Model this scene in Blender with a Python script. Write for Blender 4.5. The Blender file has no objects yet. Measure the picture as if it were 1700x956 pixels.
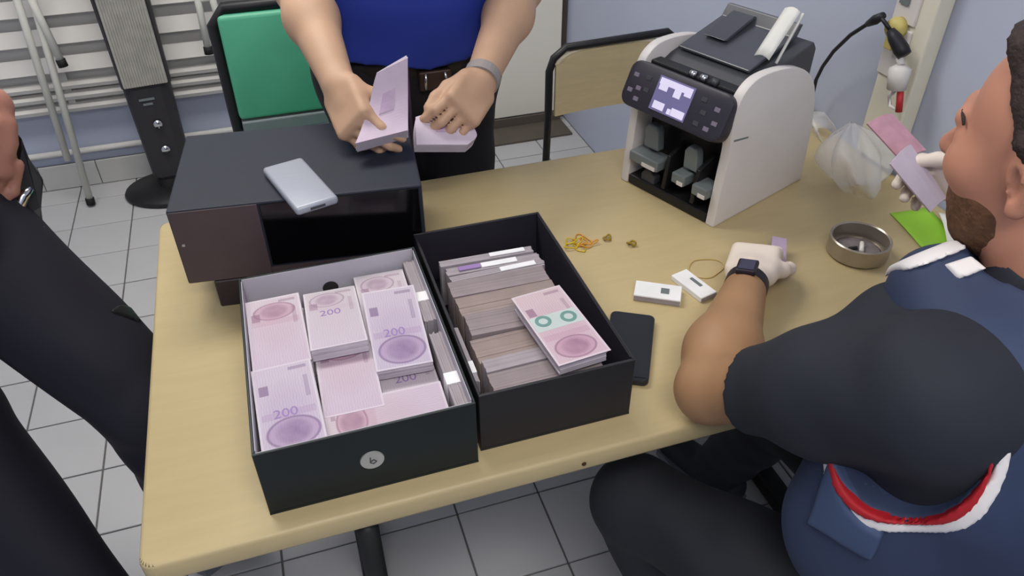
import bpy, bmesh, math, random
import numpy as np
from mathutils import Vector, Matrix
random.seed(7)
V = lambda *a: np.array(a, dtype=float)

# ------------------------------------------------------------------ camera, world, lights, exposure
FOC, PITCH, ROLL, YAW, HC = 1291.2, 0.65926, -0.00595, 0.31005, 1.567
cy_, sy_ = math.cos(YAW), math.sin(YAW)
def turn(q): return V(cy_*q[0]+sy_*q[1], -sy_*q[0]+cy_*q[1], q[2])
_f = V(0, math.cos(PITCH), -math.sin(PITCH)); _u = V(0, math.sin(PITCH), math.cos(PITCH)); _x = V(1, 0, 0)
_x2 = math.cos(ROLL)*_x+math.sin(ROLL)*_u; _u2 = -math.sin(ROLL)*_x+math.cos(ROLL)*_u
CX, CU, CF = turn(_x2), turn(_u2), turn(_f)
CAM = V(0, 0, HC)
sc = bpy.context.scene
col = sc.collection
cd = bpy.data.cameras.new('camera'); cam = bpy.data.objects.new('camera', cd); col.objects.link(cam)
m = Matrix.Identity(4)
for i in range(3):
    m[i][0], m[i][1], m[i][2], m[i][3] = CX[i], CU[i], -CF[i], CAM[i]
cam.matrix_world = m
cd.sensor_width = 36; cd.lens = 36*FOC/1700; cd.clip_start = .02
sc.camera = cam
sc.view_settings.view_transform = 'Standard'; sc.view_settings.look = 'None'
sc.view_settings.gamma = 1; sc.view_settings.use_curve_mapping = False
sc.view_settings.exposure = -.22
w = bpy.data.worlds.new('room_air'); sc.world = w; w.use_nodes = True
w.node_tree.nodes['Background'].inputs[0].default_value = (.75, .8, .9, 1)
w.node_tree.nodes['Background'].inputs[1].default_value = .05
LAMPS = [((-.3, 1.95, 2.62), (1.6, .6), 27), ((.1, -.5, 2.62), (1.2, .5), 22)]  # first is the ceiling lamp, second an unseen fill added to even the light
for (lx, ly, lz), (sx, sy), e in LAMPS:
    ld = bpy.data.lights.new('ceiling_and_fill_light', 'AREA'); ld.shape = 'RECTANGLE'; ld.size = sx; ld.size_y = sy
    ld.energy = e; ld.color = (1.0, .965, .91)
    lo = bpy.data.objects.new('ceiling_and_fill_light', ld); col.objects.link(lo); lo.location = (lx, ly, lz-.045)

# pixel (1700x956 frame) -> point on a plane of the room
def ray(px, py): return (px-850)*CX-(py-478)*CU+FOC*CF
def atz(px, py, z): d = ray(px, py); return CAM+d*((z-HC)/d[2])
def aty(px, py, y): d = ray(px, py); return CAM+d*(y/d[1])
def atx(px, py, x): d = ray(px, py); return CAM+d*(x/d[0])
def atd(px, py, t): return CAM+ray(px, py)*(t/FOC)

# ------------------------------------------------------------------ materials
def lin(c):
    return tuple(((v/255)/12.92 if v/255 <= .04045 else ((v/255+.055)/1.055)**2.4) for v in c)
def mat(name, rgb, rough=.6, metal=0, var=.06, scale=18, bump=0, bscale=None, spec=.4, alpha=1, trans=0, stretch=(1, 1, 1), emit=0, coat=0):
    m = bpy.data.materials.new(name); m.use_nodes = True
    nt = m.node_tree; b = nt.nodes['Principled BSDF']
    c = lin(rgb)
    tc = nt.nodes.new('ShaderNodeTexCoord'); mp = nt.nodes.new('ShaderNodeMapping'); mp.inputs['Scale'].default_value = stretch
    nt.links.new(tc.outputs['Object'], mp.inputs[0])
    n = nt.nodes.new('ShaderNodeTexNoise'); n.inputs['Scale'].default_value = scale; n.inputs['Detail'].default_value = 4
    nt.links.new(mp.outputs[0], n.inputs['Vector'])
    r = nt.nodes.new('ShaderNodeValToRGB')
    r.color_ramp.elements[0].position = .3; r.color_ramp.elements[1].position = .7
    r.color_ramp.elements[0].color = (*[v*(1-var) for v in c], 1)
    r.color_ramp.elements[1].color = (*[min(1, v*(1+var)) for v in c], 1)
    nt.links.new(n.outputs['Fac'], r.inputs[0]); nt.links.new(r.outputs[0], b.inputs['Base Color'])
    b.inputs['Roughness'].default_value = rough; b.inputs['Metallic'].default_value = metal
    b.inputs['Specular IOR Level'].default_value = spec
    b.inputs['Alpha'].default_value = alpha; b.inputs['Transmission Weight'].default_value = trans
    b.inputs['Coat Weight'].default_value = coat
    if emit:
        b.inputs['Emission Color'].default_value = (*c, 1); b.inputs['Emission Strength'].default_value = emit
    if bump:
        n2 = nt.nodes.new('ShaderNodeTexNoise'); n2.inputs['Scale'].default_value = bscale or scale; n2.inputs['Detail'].default_value = 5
        nt.links.new(mp.outputs[0], n2.inputs['Vector'])
        bp = nt.nodes.new('ShaderNodeBump'); bp.inputs['Strength'].default_value = bump; bp.inputs['Distance'].default_value = .01
        nt.links.new(n2.outputs['Fac'], bp.inputs['Height']); nt.links.new(bp.outputs[0], b.inputs['Normal'])
    return m

def note_mat(name, base, oval, ink, cx, cy, rx, ry, pale):
    """printed banknote face: pale tinted paper, an oval vignette, a few flat ink blocks, fine wavy lines"""
    m = bpy.data.materials.new(name); m.use_nodes = True
    nt = m.node_tree; b = nt.nodes['Principled BSDF']; b.inputs['Roughness'].default_value = .7
    N = nt.nodes.new; Lk = nt.links.new
    tc = N('ShaderNodeTexCoord'); sp = N('ShaderNodeSeparateXYZ'); Lk(tc.outputs['Object'], sp.inputs[0])
    def mth(op, a, b_=None, c_=None):
        q = N('ShaderNodeMath'); q.operation = op
        for i, v in enumerate((a, b_, c_)):
            if v is None: continue
            if isinstance(v, (int, float)): q.inputs[i].default_value = v
            else: Lk(v, q.inputs[i])
        return q.outputs[0]
    def mix(f, a, c):
        q = N('ShaderNodeMix'); q.data_type = 'RGBA'; Lk(f, q.inputs[0])
        for s, v in ((6, a), (7, c)):
            if isinstance(v, tuple): q.inputs[s].default_value = (*lin(v), 1)
            else: Lk(v, q.inputs[s])
        return q.outputs[2]
    X, Y = sp.outputs[0], sp.outputs[1]
    nz = N('ShaderNodeTexNoise'); nz.inputs['Scale'].default_value = 45; nz.inputs['Detail'].default_value = 3
    Lk(tc.outputs['Object'], nz.inputs['Vector'])
    def ell(x0, y0, a, c_, soft=.15):
        q = mth('ADD', mth('POWER', mth('DIVIDE', mth('SUBTRACT', X, x0), a), 2), mth('POWER', mth('DIVIDE', mth('SUBTRACT', Y, y0), c_), 2))
        mr = N('ShaderNodeMapRange'); Lk(q, mr.inputs[0]); mr.inputs[1].default_value = 1-soft; mr.inputs[2].default_value = 1+soft
        mr.inputs[3].default_value = 1; mr.inputs[4].default_value = 0; return mr.outputs[0]
    def rect(x0, y0, a, c_):
        fx = mth('LESS_THAN', mth('ABSOLUTE', mth('SUBTRACT', X, x0)), a)
        return mth('MULTIPLY', fx, mth('LESS_THAN', mth('ABSOLUTE', mth('SUBTRACT', Y, y0)), c_))
    g = N('ShaderNodeMapRange'); Lk(Y, g.inputs[0]); g.inputs[1].default_value = -.08; g.inputs[2].default_value = .08
    cc = mix(g.outputs[0], base, pale)
    cc = mix(mth('MULTIPLY', ell(0, cy*.2, .03, .05, .6), .18), cc, oval)
    wv = N('ShaderNodeTexWave'); wv.inputs['Scale'].default_value = 90; wv.inputs['Distortion'].default_value = 6
    Lk(tc.outputs['Object'], wv.inputs['Vector'])
    cc = mix(mth('MULTIPLY', wv.outputs['Fac'], .14), cc, ink)
    cc = mix(mth('MULTIPLY', ell(cx, cy, rx, ry), .55), cc, oval)
    cc = mix(mth('MULTIPLY', mth('MULTIPLY', ell(cx, cy, rx*.62, ry*.72, .4), nz.outputs['Fac']), 1.0), cc, ink)
    cc = mix(mth('MULTIPLY', mth('SUBTRACT', ell(cx, cy, rx*1.02, ry*1.02, .04), ell(cx, cy, rx*.92, ry*.9, .06)), .6), cc, ink)
    cc = mix(mth('MULTIPLY', rect(-.027, .035, .006, .009), .7), cc, ink)
    cc = mix(mth('MULTIPLY', rect(.0, cy+ry*1.25*(1 if cy < 0 else -1), .034, .006), .3), cc, oval)
    cc = mix(mth('MULTIPLY', rect(.028, .03, .003, .02), .35), cc, ink)
    cc = mix(mth('MULTIPLY', rect(.02, .068, .012, .003), .5), cc, ink)
    edge = mth('MAXIMUM', mth('GREATER_THAN', mth('ABSOLUTE', X), .0365), mth('GREATER_THAN', mth('ABSOLUTE', Y), .076))
    cc = mix(mth('MULTIPLY', edge, .6), cc, (212, 204, 212))
    Lk(cc, b.inputs['Base Color'])
    return m

def edge_mat(name, rgb, freq, dark=.72):
    """paper edges of a stack: fine horizontal layers"""
    m = mat(name, rgb, .8, var=.08, scale=30)
    nt = m.node_tree; b = nt.nodes['Principled BSDF']
    tc = nt.nodes.new('ShaderNodeTexCoord'); sp = nt.nodes.new('ShaderNodeSeparateXYZ'); nt.links.new(tc.outputs['Object'], sp.inputs[0])
    s = nt.nodes.new('ShaderNodeMath'); s.operation = 'MULTIPLY'; s.inputs[1].default_value = freq; nt.links.new(sp.outputs[2], s.inputs[0])
    n = nt.nodes.new('ShaderNodeTexNoise'); n.noise_dimensions = '1D'; n.inputs['Scale'].default_value = 1; nt.links.new(s.outputs[0], n.inputs['W'])
    r = nt.nodes.new('ShaderNodeMapRange'); nt.links.new(n.outputs['Fac'], r.inputs[0]); r.inputs[1].default_value = .35; r.inputs[2].default_value = .6; r.inputs[3].default_value = dark; r.inputs[4].default_value = 1
    mx = nt.nodes.new('ShaderNodeMix'); mx.data_type = 'RGBA'; mx.blend_type = 'MULTIPLY'; mx.inputs[0].default_value = 1
    src = b.inputs['Base Color'].links[0].from_socket
    nt.links.new(src, mx.inputs[6]); nt.links.new(r.outputs[0], mx.inputs[7]); nt.links.new(mx.outputs[2], b.inputs['Base Color'])
    return m

M = dict(
    tile=mat('floor_tile', (186, 186, 188), .42, var=.03, scale=4), grout=mat('grout', (104, 103, 102), .9),
    wall=mat('wall_paint', (180, 187, 207), .75, var=.02, scale=3, bump=.05, bscale=60), ceil=mat('ceiling_paint', (225, 225, 222), .9, var=.02),
    skirt=mat('skirting_tile', (190, 190, 188), .5, var=.03), door=mat('door_paint', (236, 233, 220), .5, var=.02, scale=3), doordark=mat('door_strip', (92, 84, 76), .7),
    slat=mat('slat_white', (214, 212, 208), .55, var=.04, scale=6), tube=mat('white_tube', (212, 212, 204), .4, var=.03),
    rubber=mat('black_rubber', (22, 22, 24), .7), black=mat('black_plastic', (26, 26, 29), .45, var=.1), dkmetal=mat('dark_powder_coat', (33, 39, 51), .6, var=.05, scale=60, bump=.03, bscale=400),
    brown=mat('front_panel_taupe', (78, 65, 68), .45, var=.05, scale=30), gloss=mat('gloss_black', (9, 9, 12), .12), foot=mat('foot_block', (48, 38, 42), .5),
    laminate=mat('beech_laminate', (190, 172, 130), .42, var=.035, scale=9, stretch=(1, 9, 1)), edgeband=mat('table_edge_band', (190, 174, 134), .42, var=.03, scale=12),
    legblk=mat('table_leg_paint', (24, 25, 24), .5), screw=mat('screw', (80, 60, 35), .5, .5),
    green=mat('box_dark_green', (11, 25, 28), .45, var=.1, scale=12), greenlin=mat('box_lining_grey', (186, 182, 192), .75, var=.03), blkcard=mat('box_black_card', (30, 30, 35), .5, var=.08), blkin=mat('box_black_inside', (38, 36, 46), .6),
    silver=mat('silver_disc', (190, 190, 186), .35, .6, var=.08), ink=mat('disc_ink', (70, 72, 74), .6),
    hole=mat('hole_dark', (40, 38, 36), .8),
    paper=edge_mat('note_edges_pale', (198, 188, 200), 900, .8), brownedge=edge_mat('note_edges_brown', (148, 136, 139), 300, .86), brownedge2=edge_mat('note_edges_tan', (154, 138, 134), 300, .86), greyedge=edge_mat('note_edges_grey', (162, 154, 160), 300, .84),
    wrap=mat('clear_wrap', (235, 232, 238), .12, alpha=.28, var=.02), band=mat('paper_band', (236, 236, 238), .7),
    whitepl=mat('white_plastic', (216, 211, 209), .4, var=.02), dgrey=mat('dark_grey_plastic', (64, 66, 72), .4, var=.05), grey=mat('grey_plastic', (112, 120, 122), .35, var=.06), panel=mat('panel_plastic', (50, 48, 58), .4, var=.05),
    smoke=mat('smoke_plastic', (78, 80, 88), .25, var=.04), chrome=mat('chrome', (210, 210, 212), .15, 1), screen=mat('display_screen', (104, 100, 140), .3, emit=.4), readout=mat('display_readout', (205, 200, 225), .3, emit=.55),
    key=mat('key_print', (120, 112, 130), .5), alu=mat('brushed_aluminium', (160, 165, 176), .4, .2, var=.03, scale=40, stretch=(1, 12, 1)), phone=mat('phone_black', (32, 34, 40), .35, var=.05),
    steel=mat('ashtray_steel', (172, 164, 152), .3, .75, var=.1, scale=14), ash=mat('ash', (120, 112, 114), .9, var=.2, scale=60), butt=mat('cigarette_paper', (235, 230, 225), .8),
    yband=mat('rubber_band_yellow', (208, 180, 40), .5), oband=mat('rubber_band_orange', (214, 150, 50), .5), dband=mat('rubber_band_olive', (150, 124, 30), .5), tanband=mat('rubber_band_tan', (206, 176, 110), .5),
    gpaper=mat('green_paper', (150, 206, 60), .7, var=.05), wpaper=mat('white_paper', (232, 232, 226), .8, var=.03), bag=mat('plastic_film', (236, 236, 240), .22, alpha=.36, var=.03, bump=.5, bscale=30),
    ysheet=mat('pale_yellow_sheet', (226, 208, 138), .5, var=.03),
    chairgreen=mat('green_upholstery', (84, 170, 136), .4, var=.05, scale=10, bump=.04, bscale=300), chairply=mat('chair_plywood', (214, 197, 156), .45, var=.05, scale=14, stretch=(1, 1, 8)), chairpale=mat('chair_ply_edge', (232, 222, 198), .5),
    heaterg=mat('heater_mesh', (186, 184, 176), .45, .3, var=.1, scale=30), heaterb=mat('heater_black', (46, 44, 48), .45, var=.06),
    skin=mat('skin', (194, 157, 129), .55, var=.06, scale=12), skin2=mat('skin_seated', (160, 122, 89), .55, var=.07, scale=10), skin3=mat('skin_ruddy', (166, 116, 100), .5, var=.08, scale=14), face=mat('skin_face', (206, 145, 119), .55, var=.09, scale=9),
    glove=mat('pale_glove', (232, 218, 206), .6, var=.04), hair=mat('dark_hair', (52, 40, 36), .7, var=.25, scale=90, bump=.4, bscale=160), beard=mat('brown_beard', (108, 74, 50), .8, var=.25, scale=120, bump=.4, bscale=200),
    eyew=mat('eye_white', (225, 222, 218), .3), eyed=mat('iris_brown', (50, 34, 26), .3), lip=mat('lip', (170, 100, 92), .5),
    shirt=mat('blue_jersey', (36, 56, 152), .75, var=.08, scale=6, bump=.1, bscale=12), trous=mat('black_trousers', (24, 22, 28), .8, var=.1, scale=8, bump=.1, bscale=14), tee=mat('charcoal_tee', (33, 37, 47), .8, var=.08, scale=6, bump=.1, bscale=12), vest=mat('navy_vest', (47, 59, 88), .7, var=.12, scale=7, bump=.12, bscale=16), vestlight=mat('vest_panel_blue', (58, 74, 106), .65, var=.08, scale=7),
    red=mat('red_piping', (168, 24, 36), .6), wht=mat('white_trim', (226, 222, 222), .6), denim=mat('dark_trousers', (34, 36, 44), .8, var=.12, scale=6, bump=.12, bscale=12), navytr=mat('navy_uniform', (27, 26, 38), .75, var=.1, scale=5, bump=.1, bscale=10),
    belt=mat('belt_leather', (30, 24, 24), .5), buckle=mat('buckle_bronze', (74, 58, 54), .4, .6, var=.2, scale=60), watch=mat('watch_strap', (34, 28, 40), .45), glass=mat('watch_glass', (60, 58, 80), .1), greyband=mat('wrist_band_grey', (150, 144, 142), .5), shoe=mat('shoe', (40, 42, 48), .6), sole=mat('shoe_sole', (120, 124, 132), .7),
    trunk=mat('cable_trunking', (220, 216, 200), .45, var=.03), ysock=mat('yellowed_plug', (198, 184, 110), .5), redp=mat('red_plug', (176, 40, 44), .5), cable=mat('cable_black', (28, 28, 36), .5), purple=mat('lilac_print', (150, 122, 176), .7),
    cord=mat('lanyard', (66, 46, 66), .7), lamp=mat('lamp_diffuser', (255, 250, 240), .5, emit=6),
)
M['note_a'] = note_mat('banknote_portrait_face', (188, 176, 196), (154, 126, 166), (112, 84, 128), .002, -.046, .033, .026, (194, 182, 196))
M['note_b'] = note_mat('banknote_plain_face', (196, 184, 198), (186, 166, 182), (146, 116, 140), -.006, .05, .026, .02, (198, 190, 194))
M['note_c'] = note_mat('banknote_rose_face', (194, 178, 196), (178, 134, 156), (136, 98, 124), 0, .045, .03, .02, (198, 186, 194))
M['note_d'] = note_mat('banknote_teal_face', (200, 176, 188), (176, 130, 156), (132, 92, 120), 0, -.052, .03, .022, (202, 182, 188))

# ------------------------------------------------------------------ object helpers
def basis(o):
    mm = o.matrix_basis.copy()
    while o.parent:
        o = o.parent; mm = o.matrix_basis @ mm
    return mm
def tag(o, label=None, cat=None, group=None, kind=None):
    if label: o['label'] = label
    if cat: o['category'] = cat
    if group: o['group'] = group
    if kind: o['kind'] = kind
    return o
def thing(name, label, cat, loc, rz=0, group=None):
    o = bpy.data.objects.new(name, None); col.objects.link(o); o.empty_display_size = .05
    o.location = tuple(loc); o.rotation_euler = (0, 0, rz)
    return tag(o, label, cat, group)
def link(name, me, parent, mt, smooth=False, origin=None, local=False):
    o = bpy.data.objects.new(name, me); col.objects.link(o)
    if mt is not None: me.materials.append(M[mt] if isinstance(mt, str) else mt)
    if parent is not None:
        if not local: me.transform(basis(parent).inverted())
        o.parent = parent
    elif origin is not None:
        me.transform(Matrix.Translation(-Vector(origin))); o.location = tuple(origin)
    if smooth: me.polygons.foreach_set('use_smooth', [True]*len(me.polygons))
    me.update()
    return o

class Fr:
    """a frame: origin + three axes, to write coordinates of a turned thing"""
    def __init__(s, o, rz=0, ax=None, ay=None, az=None):
        s.o = np.array(o, float)
        c, q = math.cos(rz), math.sin(rz)
        s.x = np.array(ax, float) if ax is not None else V(c, q, 0)
        s.y = np.array(ay, float) if ay is not None else V(-q, c, 0)
        s.z = np.array(az, float) if az is not None else V(0, 0, 1)
    def __call__(s, x, y, z): return s.o+s.x*x+s.y*y+s.z*z
ID = Fr((0, 0, 0))

class MB:
    def __init__(s): s.bm = bmesh.new()
    def box(s, c, h, fr=ID, bev=0, seg=2):
        """box with centre c and half sizes h in frame fr"""
        b = bmesh.new() if bev else s.bm
        vs = [b.verts.new(fr(c[0]+i*h[0], c[1]+j*h[1], c[2]+k*h[2])) for i in (-1, 1) for j in (-1, 1) for k in (-1, 1)]
        for f in ((0, 1, 3, 2), (4, 6, 7, 5), (0, 4, 5, 1), (2, 3, 7, 6), (0, 2, 6, 4), (1, 5, 7, 3)):
            b.faces.new([vs[i] for i in f])
        if bev:
            bmesh.ops.bevel(b, geom=b.edges[:], offset=bev, segments=seg, affect='EDGES', profile=.5)
            s.join(b)
        return s
    def join(s, b):
        mp = {v: s.bm.verts.new(v.co) for v in b.verts}
        for f in b.faces:
            try: s.bm.faces.new([mp[v] for v in f.verts])
            except ValueError: pass
        b.free()
    def rings(s, rings, close=True, caps=True):
        R = [[s.bm.verts.new(p) for p in r] for r in rings]
        n = len(R[0])
        for a, b in zip(R, R[1:]):
            for i in range(n if close else n-1):
                s.bm.faces.new((a[i], a[(i+1) % n], b[(i+1) % n], b[i]))
        if caps and close:
            s.bm.faces.new(R[0][::-1]); s.bm.faces.new(R[-1])
        return s
    def tube(s, pts, r, n=10, caps=True, closed=False):
        pts = [np.array(p, float) for p in pts]; k = len(pts); rr = []
        up = None
        for i in range(k):
            if closed: t = pts[(i+1) % k]-pts[i-1]
            else: t = pts[min(i+1, k-1)]-pts[max(i-1, 0)]
            t /= np.linalg.norm(t)+1e-12
            if up is None:
                up = V(0, 0, 1) if abs(t[2]) < .9 else V(1, 0, 0)
            a = np.cross(t, up); a /= np.linalg.norm(a)+1e-12
            b = np.cross(a, t); up = b
            ri = r[i] if hasattr(r, '__len__') else r
            rr.append([pts[i]+(a*math.cos(q)+b*math.sin(q))*ri for q in np.linspace(0, 2*math.pi, n, endpoint=False)])
        if closed: rr.append(rr[0]); 
        return s.rings(rr, caps=caps and not closed)
    def prism(s, poly, axis, fr=ID, bev=0):
        """poly: list of 3-d points (one face); extruded by vector axis"""
        b = bmesh.new()
        a = [b.verts.new(fr(*p)) for p in poly]
        ax = fr.x*axis[0]+fr.y*axis[1]+fr.z*axis[2]
        c = [b.verts.new(np.array(v.co)+ax) for v in a]
        n = len(a); b.faces.new(a[::-1]); b.faces.new(c)
        for i in range(n): b.faces.new((a[i], a[(i+1) % n], c[(i+1) % n], c[i]))
        bmesh.ops.recalc_face_normals(b, faces=b.faces[:])
        if bev: bmesh.ops.bevel(b, geom=b.edges[:], offset=bev, segments=2, affect='EDGES', profile=.5)
        s.join(b); return s
    def lathe(s, prof, c, n=32, fr=ID, caps=True):
        return s.rings([[fr(c[0]+r*math.cos(a), c[1]+r*math.sin(a), c[2]+z) for a in np.linspace(0, 2*math.pi, n, endpoint=False)] for r, z in prof], caps=caps)
    def grid(s, P):
        vs = [[s.bm.verts.new(p) for p in r] for r in P]
        for i in range(len(vs)-1):
            for j in range(len(vs[0])-1): s.bm.faces.new((vs[i][j], vs[i+1][j], vs[i+1][j+1], vs[i][j+1]))
        return s
    def slab(s, P, t):
        """closed sheet: grid P of points thickened by vector or length t along grid normal"""
        P = np.array(P); n, k = P.shape[:2]
        du = np.gradient(P, axis=0); dv = np.gradient(P, axis=1); nn = np.cross(du, dv); nn /= np.linalg.norm(nn, axis=2, keepdims=True)+1e-12
        Q = P+nn*t
        a = [[s.bm.verts.new(p) for p in r] for r in P]; b = [[s.bm.verts.new(p) for p in r] for r in Q]
        for i in range(n-1):
            for j in range(k-1):
                s.bm.faces.new((a[i][j], a[i][j+1], a[i+1][j+1], a[i+1][j])); s.bm.faces.new((b[i][j], b[i+1][j], b[i+1][j+1], b[i][j+1]))
        bd = [(i, 0) for i in range(n)]+[(n-1, j) for j in range(1, k)]+[(i, k-1) for i in range(n-2, -1, -1)]+[(0, j) for j in range(k-2, 0, -1)]
        for (i, j), (p, q) in zip(bd, bd[1:]+bd[:1]): s.bm.faces.new((a[i][j], a[p][q], b[p][q], b[i][j]))
        return s
    def mesh(s, name):
        bmesh.ops.recalc_face_normals(s.bm, faces=s.bm.faces[:])
        me = bpy.data.meshes.new(name); s.bm.to_mesh(me); s.bm.free(); return me
    def build(s, name, mt, parent=None, smooth=False, origin=None, local=False):
        return link(name, s.mesh(name), parent, mt, smooth, origin, local)

def smooth_by_angle(o, deg=40):
    me = o.data; me.polygons.foreach_set('use_smooth', [True]*len(me.polygons)); me.set_sharp_from_angle(angle=math.radians(deg)); return o

# ------------------------------------------------------------------ sculpting: smooth solids -> one continuous surface
def cone(a, b, ra, rb, k=.02, op='u', flat=None): return ('cone', np.array(a, float), np.array(b, float), ra, rb, k, op, flat)
def ell(c, r, ax=None, k=.02, op='u'): return ('ell', np.array(c, float), np.array(r, float), np.eye(3) if ax is None else np.array(ax, float), k, op)
def rbox(c, h, ax=None, r=.01, k=.015, op='u'): return ('box', np.array(c, float), np.array(h, float), np.eye(3) if ax is None else np.array(ax, float), r, k, op)
def half(p, n, op='i'): n = np.array(n, float); return ('half', np.array(p, float), n/np.linalg.norm(n), 0, op)
def sculpt(prims, res, wrinkle=0, wfreq=40, grow=0):
    lo, hi = np.full(3, 1e9), np.full(3, -1e9)
    def bb(p):
        if p[0] == 'cone': r = max(p[3], p[4]); return np.minimum(p[1], p[2])-r, np.maximum(p[1], p[2])+r
        if p[0] == 'ell': e = np.sqrt(((p[3].T*p[2])**2).sum(1)); return p[1]-e, p[1]+e
        if p[0] == 'box': e = np.abs(p[3].T*p[2]).sum(1)+p[4]; return p[1]-e, p[1]+e
    for p in prims:
        if p[0] != 'half' and p[-2 if p[0] == 'cone' else -1] == 'u':
            a, b = bb(p); lo = np.minimum(lo, a); hi = np.maximum(hi, b)
    pad = .012+grow+wrinkle+2*res
    lo -= pad; hi += pad
    for p in prims:
        if p[0] in ('ell', 'box') and p[-1] == 'i':
            a, b = bb(p); lo = np.maximum(lo, a-3*res-.01); hi = np.minimum(hi, b+3*res+.01)
    n = np.ceil((hi-lo)/res).astype(int)+1
    ax = [lo[i]+np.arange(n[i])*res for i in range(3)]
    Fd = np.full(n, .2, np.float32)
    for p in prims:
        op = p[-2] if p[0] == 'cone' else p[-1]
        k = p[5] if p[0] == 'cone' else p[-2]
        if p[0] == 'half' or op == 'i': sl = tuple(slice(0, n[i]) for i in range(3))
        else:
            a, b = bb(p); mg = k+.025+grow
            sl = tuple(slice(max(0, int((a[i]-mg-lo[i])/res)), min(n[i], int((b[i]+mg-lo[i])/res)+2)) for i in range(3))
        X = ax[0][sl[0]][:, None, None].astype(np.float32); Y = ax[1][sl[1]][None, :, None].astype(np.float32); Z = ax[2][sl[2]][None, None, :].astype(np.float32)
        if p[0] == 'cone':
            A, B = p[1], p[2]; ba = B-A; px, py, pz = X-A[0], Y-A[1], Z-A[2]
            t = np.clip((px*ba[0]+py*ba[1]+pz*ba[2])/(ba@ba+1e-12), 0, 1)
            qx, qy, qz = px-ba[0]*t, py-ba[1]*t, pz-ba[2]*t
            if p[7] is not None:
                nv, fc = np.array(p[7][0], float), p[7][1]; dn = (qx*nv[0]+qy*nv[1]+qz*nv[2])*(1/fc-1)
                qx, qy, qz = qx+nv[0]*dn, qy+nv[1]*dn, qz+nv[2]*dn
            d = np.sqrt(qx*qx+qy*qy+qz*qz)-(p[3]+(p[4]-p[3])*t)
        elif p[0] == 'half': d = (X-p[1][0])*p[2][0]+(Y-p[1][1])*p[2][1]+(Z-p[1][2])*p[2][2]
        else:
            px, py, pz = X-p[1][0], Y-p[1][1], Z-p[1][2]; q = [px*a[0]+py*a[1]+pz*a[2] for a in p[3]]
            if p[0] == 'ell':
                r = p[2]; k0 = np.sqrt(sum((q[i]/r[i])**2 for i in range(3))); k1 = np.sqrt(sum((q[i]/r[i]**2)**2 for i in range(3)))+1e-9
                d = k0*(k0-1)/k1
            else:
                e = [np.abs(q[i])-(p[2][i]) for i in range(3)]
                d = np.sqrt(sum(np.maximum(v, 0)**2 for v in e))+np.minimum(np.maximum(np.maximum(e[0], e[1]), e[2]), 0)-p[4]
        F0 = Fd[sl]
        if op == 'u':
            d = d-grow
            h = np.maximum(k-np.abs(F0-d), 0)/max(k, 1e-6); Fd[sl] = np.minimum(F0, d)-h*h*k*.25
        elif op == 's': Fd[sl] = np.maximum(F0, -d)
        else: Fd[sl] = np.maximum(F0, d)
    if wrinkle:
        X, Y, Z = ax[0][:, None, None], ax[1][None, :, None], ax[2][None, None, :]
        q = np.sin(wfreq*(X+.7*Z)+2*np.sin(wfreq*.35*Y))*np.sin(wfreq*.8*(Y-.5*Z)+1.7*np.sin(wfreq*.3*X))+.5*np.sin(wfreq*1.9*(Z+.4*X-.3*Y)+2*np.sin(wfreq*.5*X))
        Fd += (wrinkle*q).astype(np.float32)
    ins = Fd < 0
    cnt = np.zeros(n-1, np.int8)
    offs = [(i, j, k) for i in (0, 1) for j in (0, 1) for k in (0, 1)]
    for o in offs: cnt += ins[o[0]:n[0]-1+o[0], o[1]:n[1]-1+o[1], o[2]:n[2]-1+o[2]]
    cells = np.argwhere((cnt > 0) & (cnt < 8))
    vals = np.stack([Fd[cells[:, 0]+o[0], cells[:, 1]+o[1], cells[:, 2]+o[2]] for o in offs], 1)
    acc = np.zeros((len(cells), 3)); ct = np.zeros(len(cells))
    for a in range(8):
        for b in range(a+1, 8):
            if sum(abs(offs[a][i]-offs[b][i]) for i in range(3)) != 1: continue
            va, vb = vals[:, a], vals[:, b]; cr = (va < 0) != (vb < 0)
            t = np.where(cr, va/(va-vb+1e-20), 0)
            acc += np.where(cr[:, None], np.array(offs[a])+t[:, None]*(np.array(offs[b])-np.array(offs[a])), 0); ct += cr
    verts = lo+(cells+acc/ct[:, None])*res
    idx = np.full(n-1, -1, np.int64); idx[tuple(cells.T)] = np.arange(len(cells))
    faces = []
    for d in range(3):
        e1, e2 = [(1, 2), (2, 0), (0, 1)][d]
        s0 = [slice(None)]*3; s1 = [slice(None)]*3; s0[d] = slice(0, -1); s1[d] = slice(1, None)
        A, B = ins[tuple(s0)], ins[tuple(s1)]
        E = np.argwhere(A != B); E = E[(E[:, e1] > 0) & (E[:, e2] > 0) & (E[:, e1] < n[e1]-1) & (E[:, e2] < n[e2]-1)]
        if not len(E): continue
        sg = A[tuple(E.T)]
        def g(o1, o2):
            q = E.copy(); q[:, e1] -= o1; q[:, e2] -= o2; return idx[tuple(q.T)]
        quad = np.stack([g(1, 1), g(0, 1), g(0, 0), g(1, 0)], 1)
        quad[~sg] = quad[~sg][:, ::-1]
        faces.append(quad)
    faces = np.concatenate(faces); faces = faces[(faces >= 0).all(1)]
    return verts, faces
def skin_obj(name, prims, res, mt, parent, **kw):
    v, f = sculpt(prims, res, **kw)
    me = bpy.data.meshes.new(name)
    me.vertices.add(len(v)); me.vertices.foreach_set('co', v.astype(np.float32).ravel())
    me.loops.add(f.size); me.loops.foreach_set('vertex_index', f.astype(np.int32).ravel())
    me.polygons.add(len(f)); me.polygons.foreach_set('loop_start', np.arange(0, f.size, 4, dtype=np.int32))
    me.update(calc_edges=True); me.validate()
    return link(name, me, parent, mt, smooth=True)

def unit(v): v = np.array(v, float); return v/np.linalg.norm(v)

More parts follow.
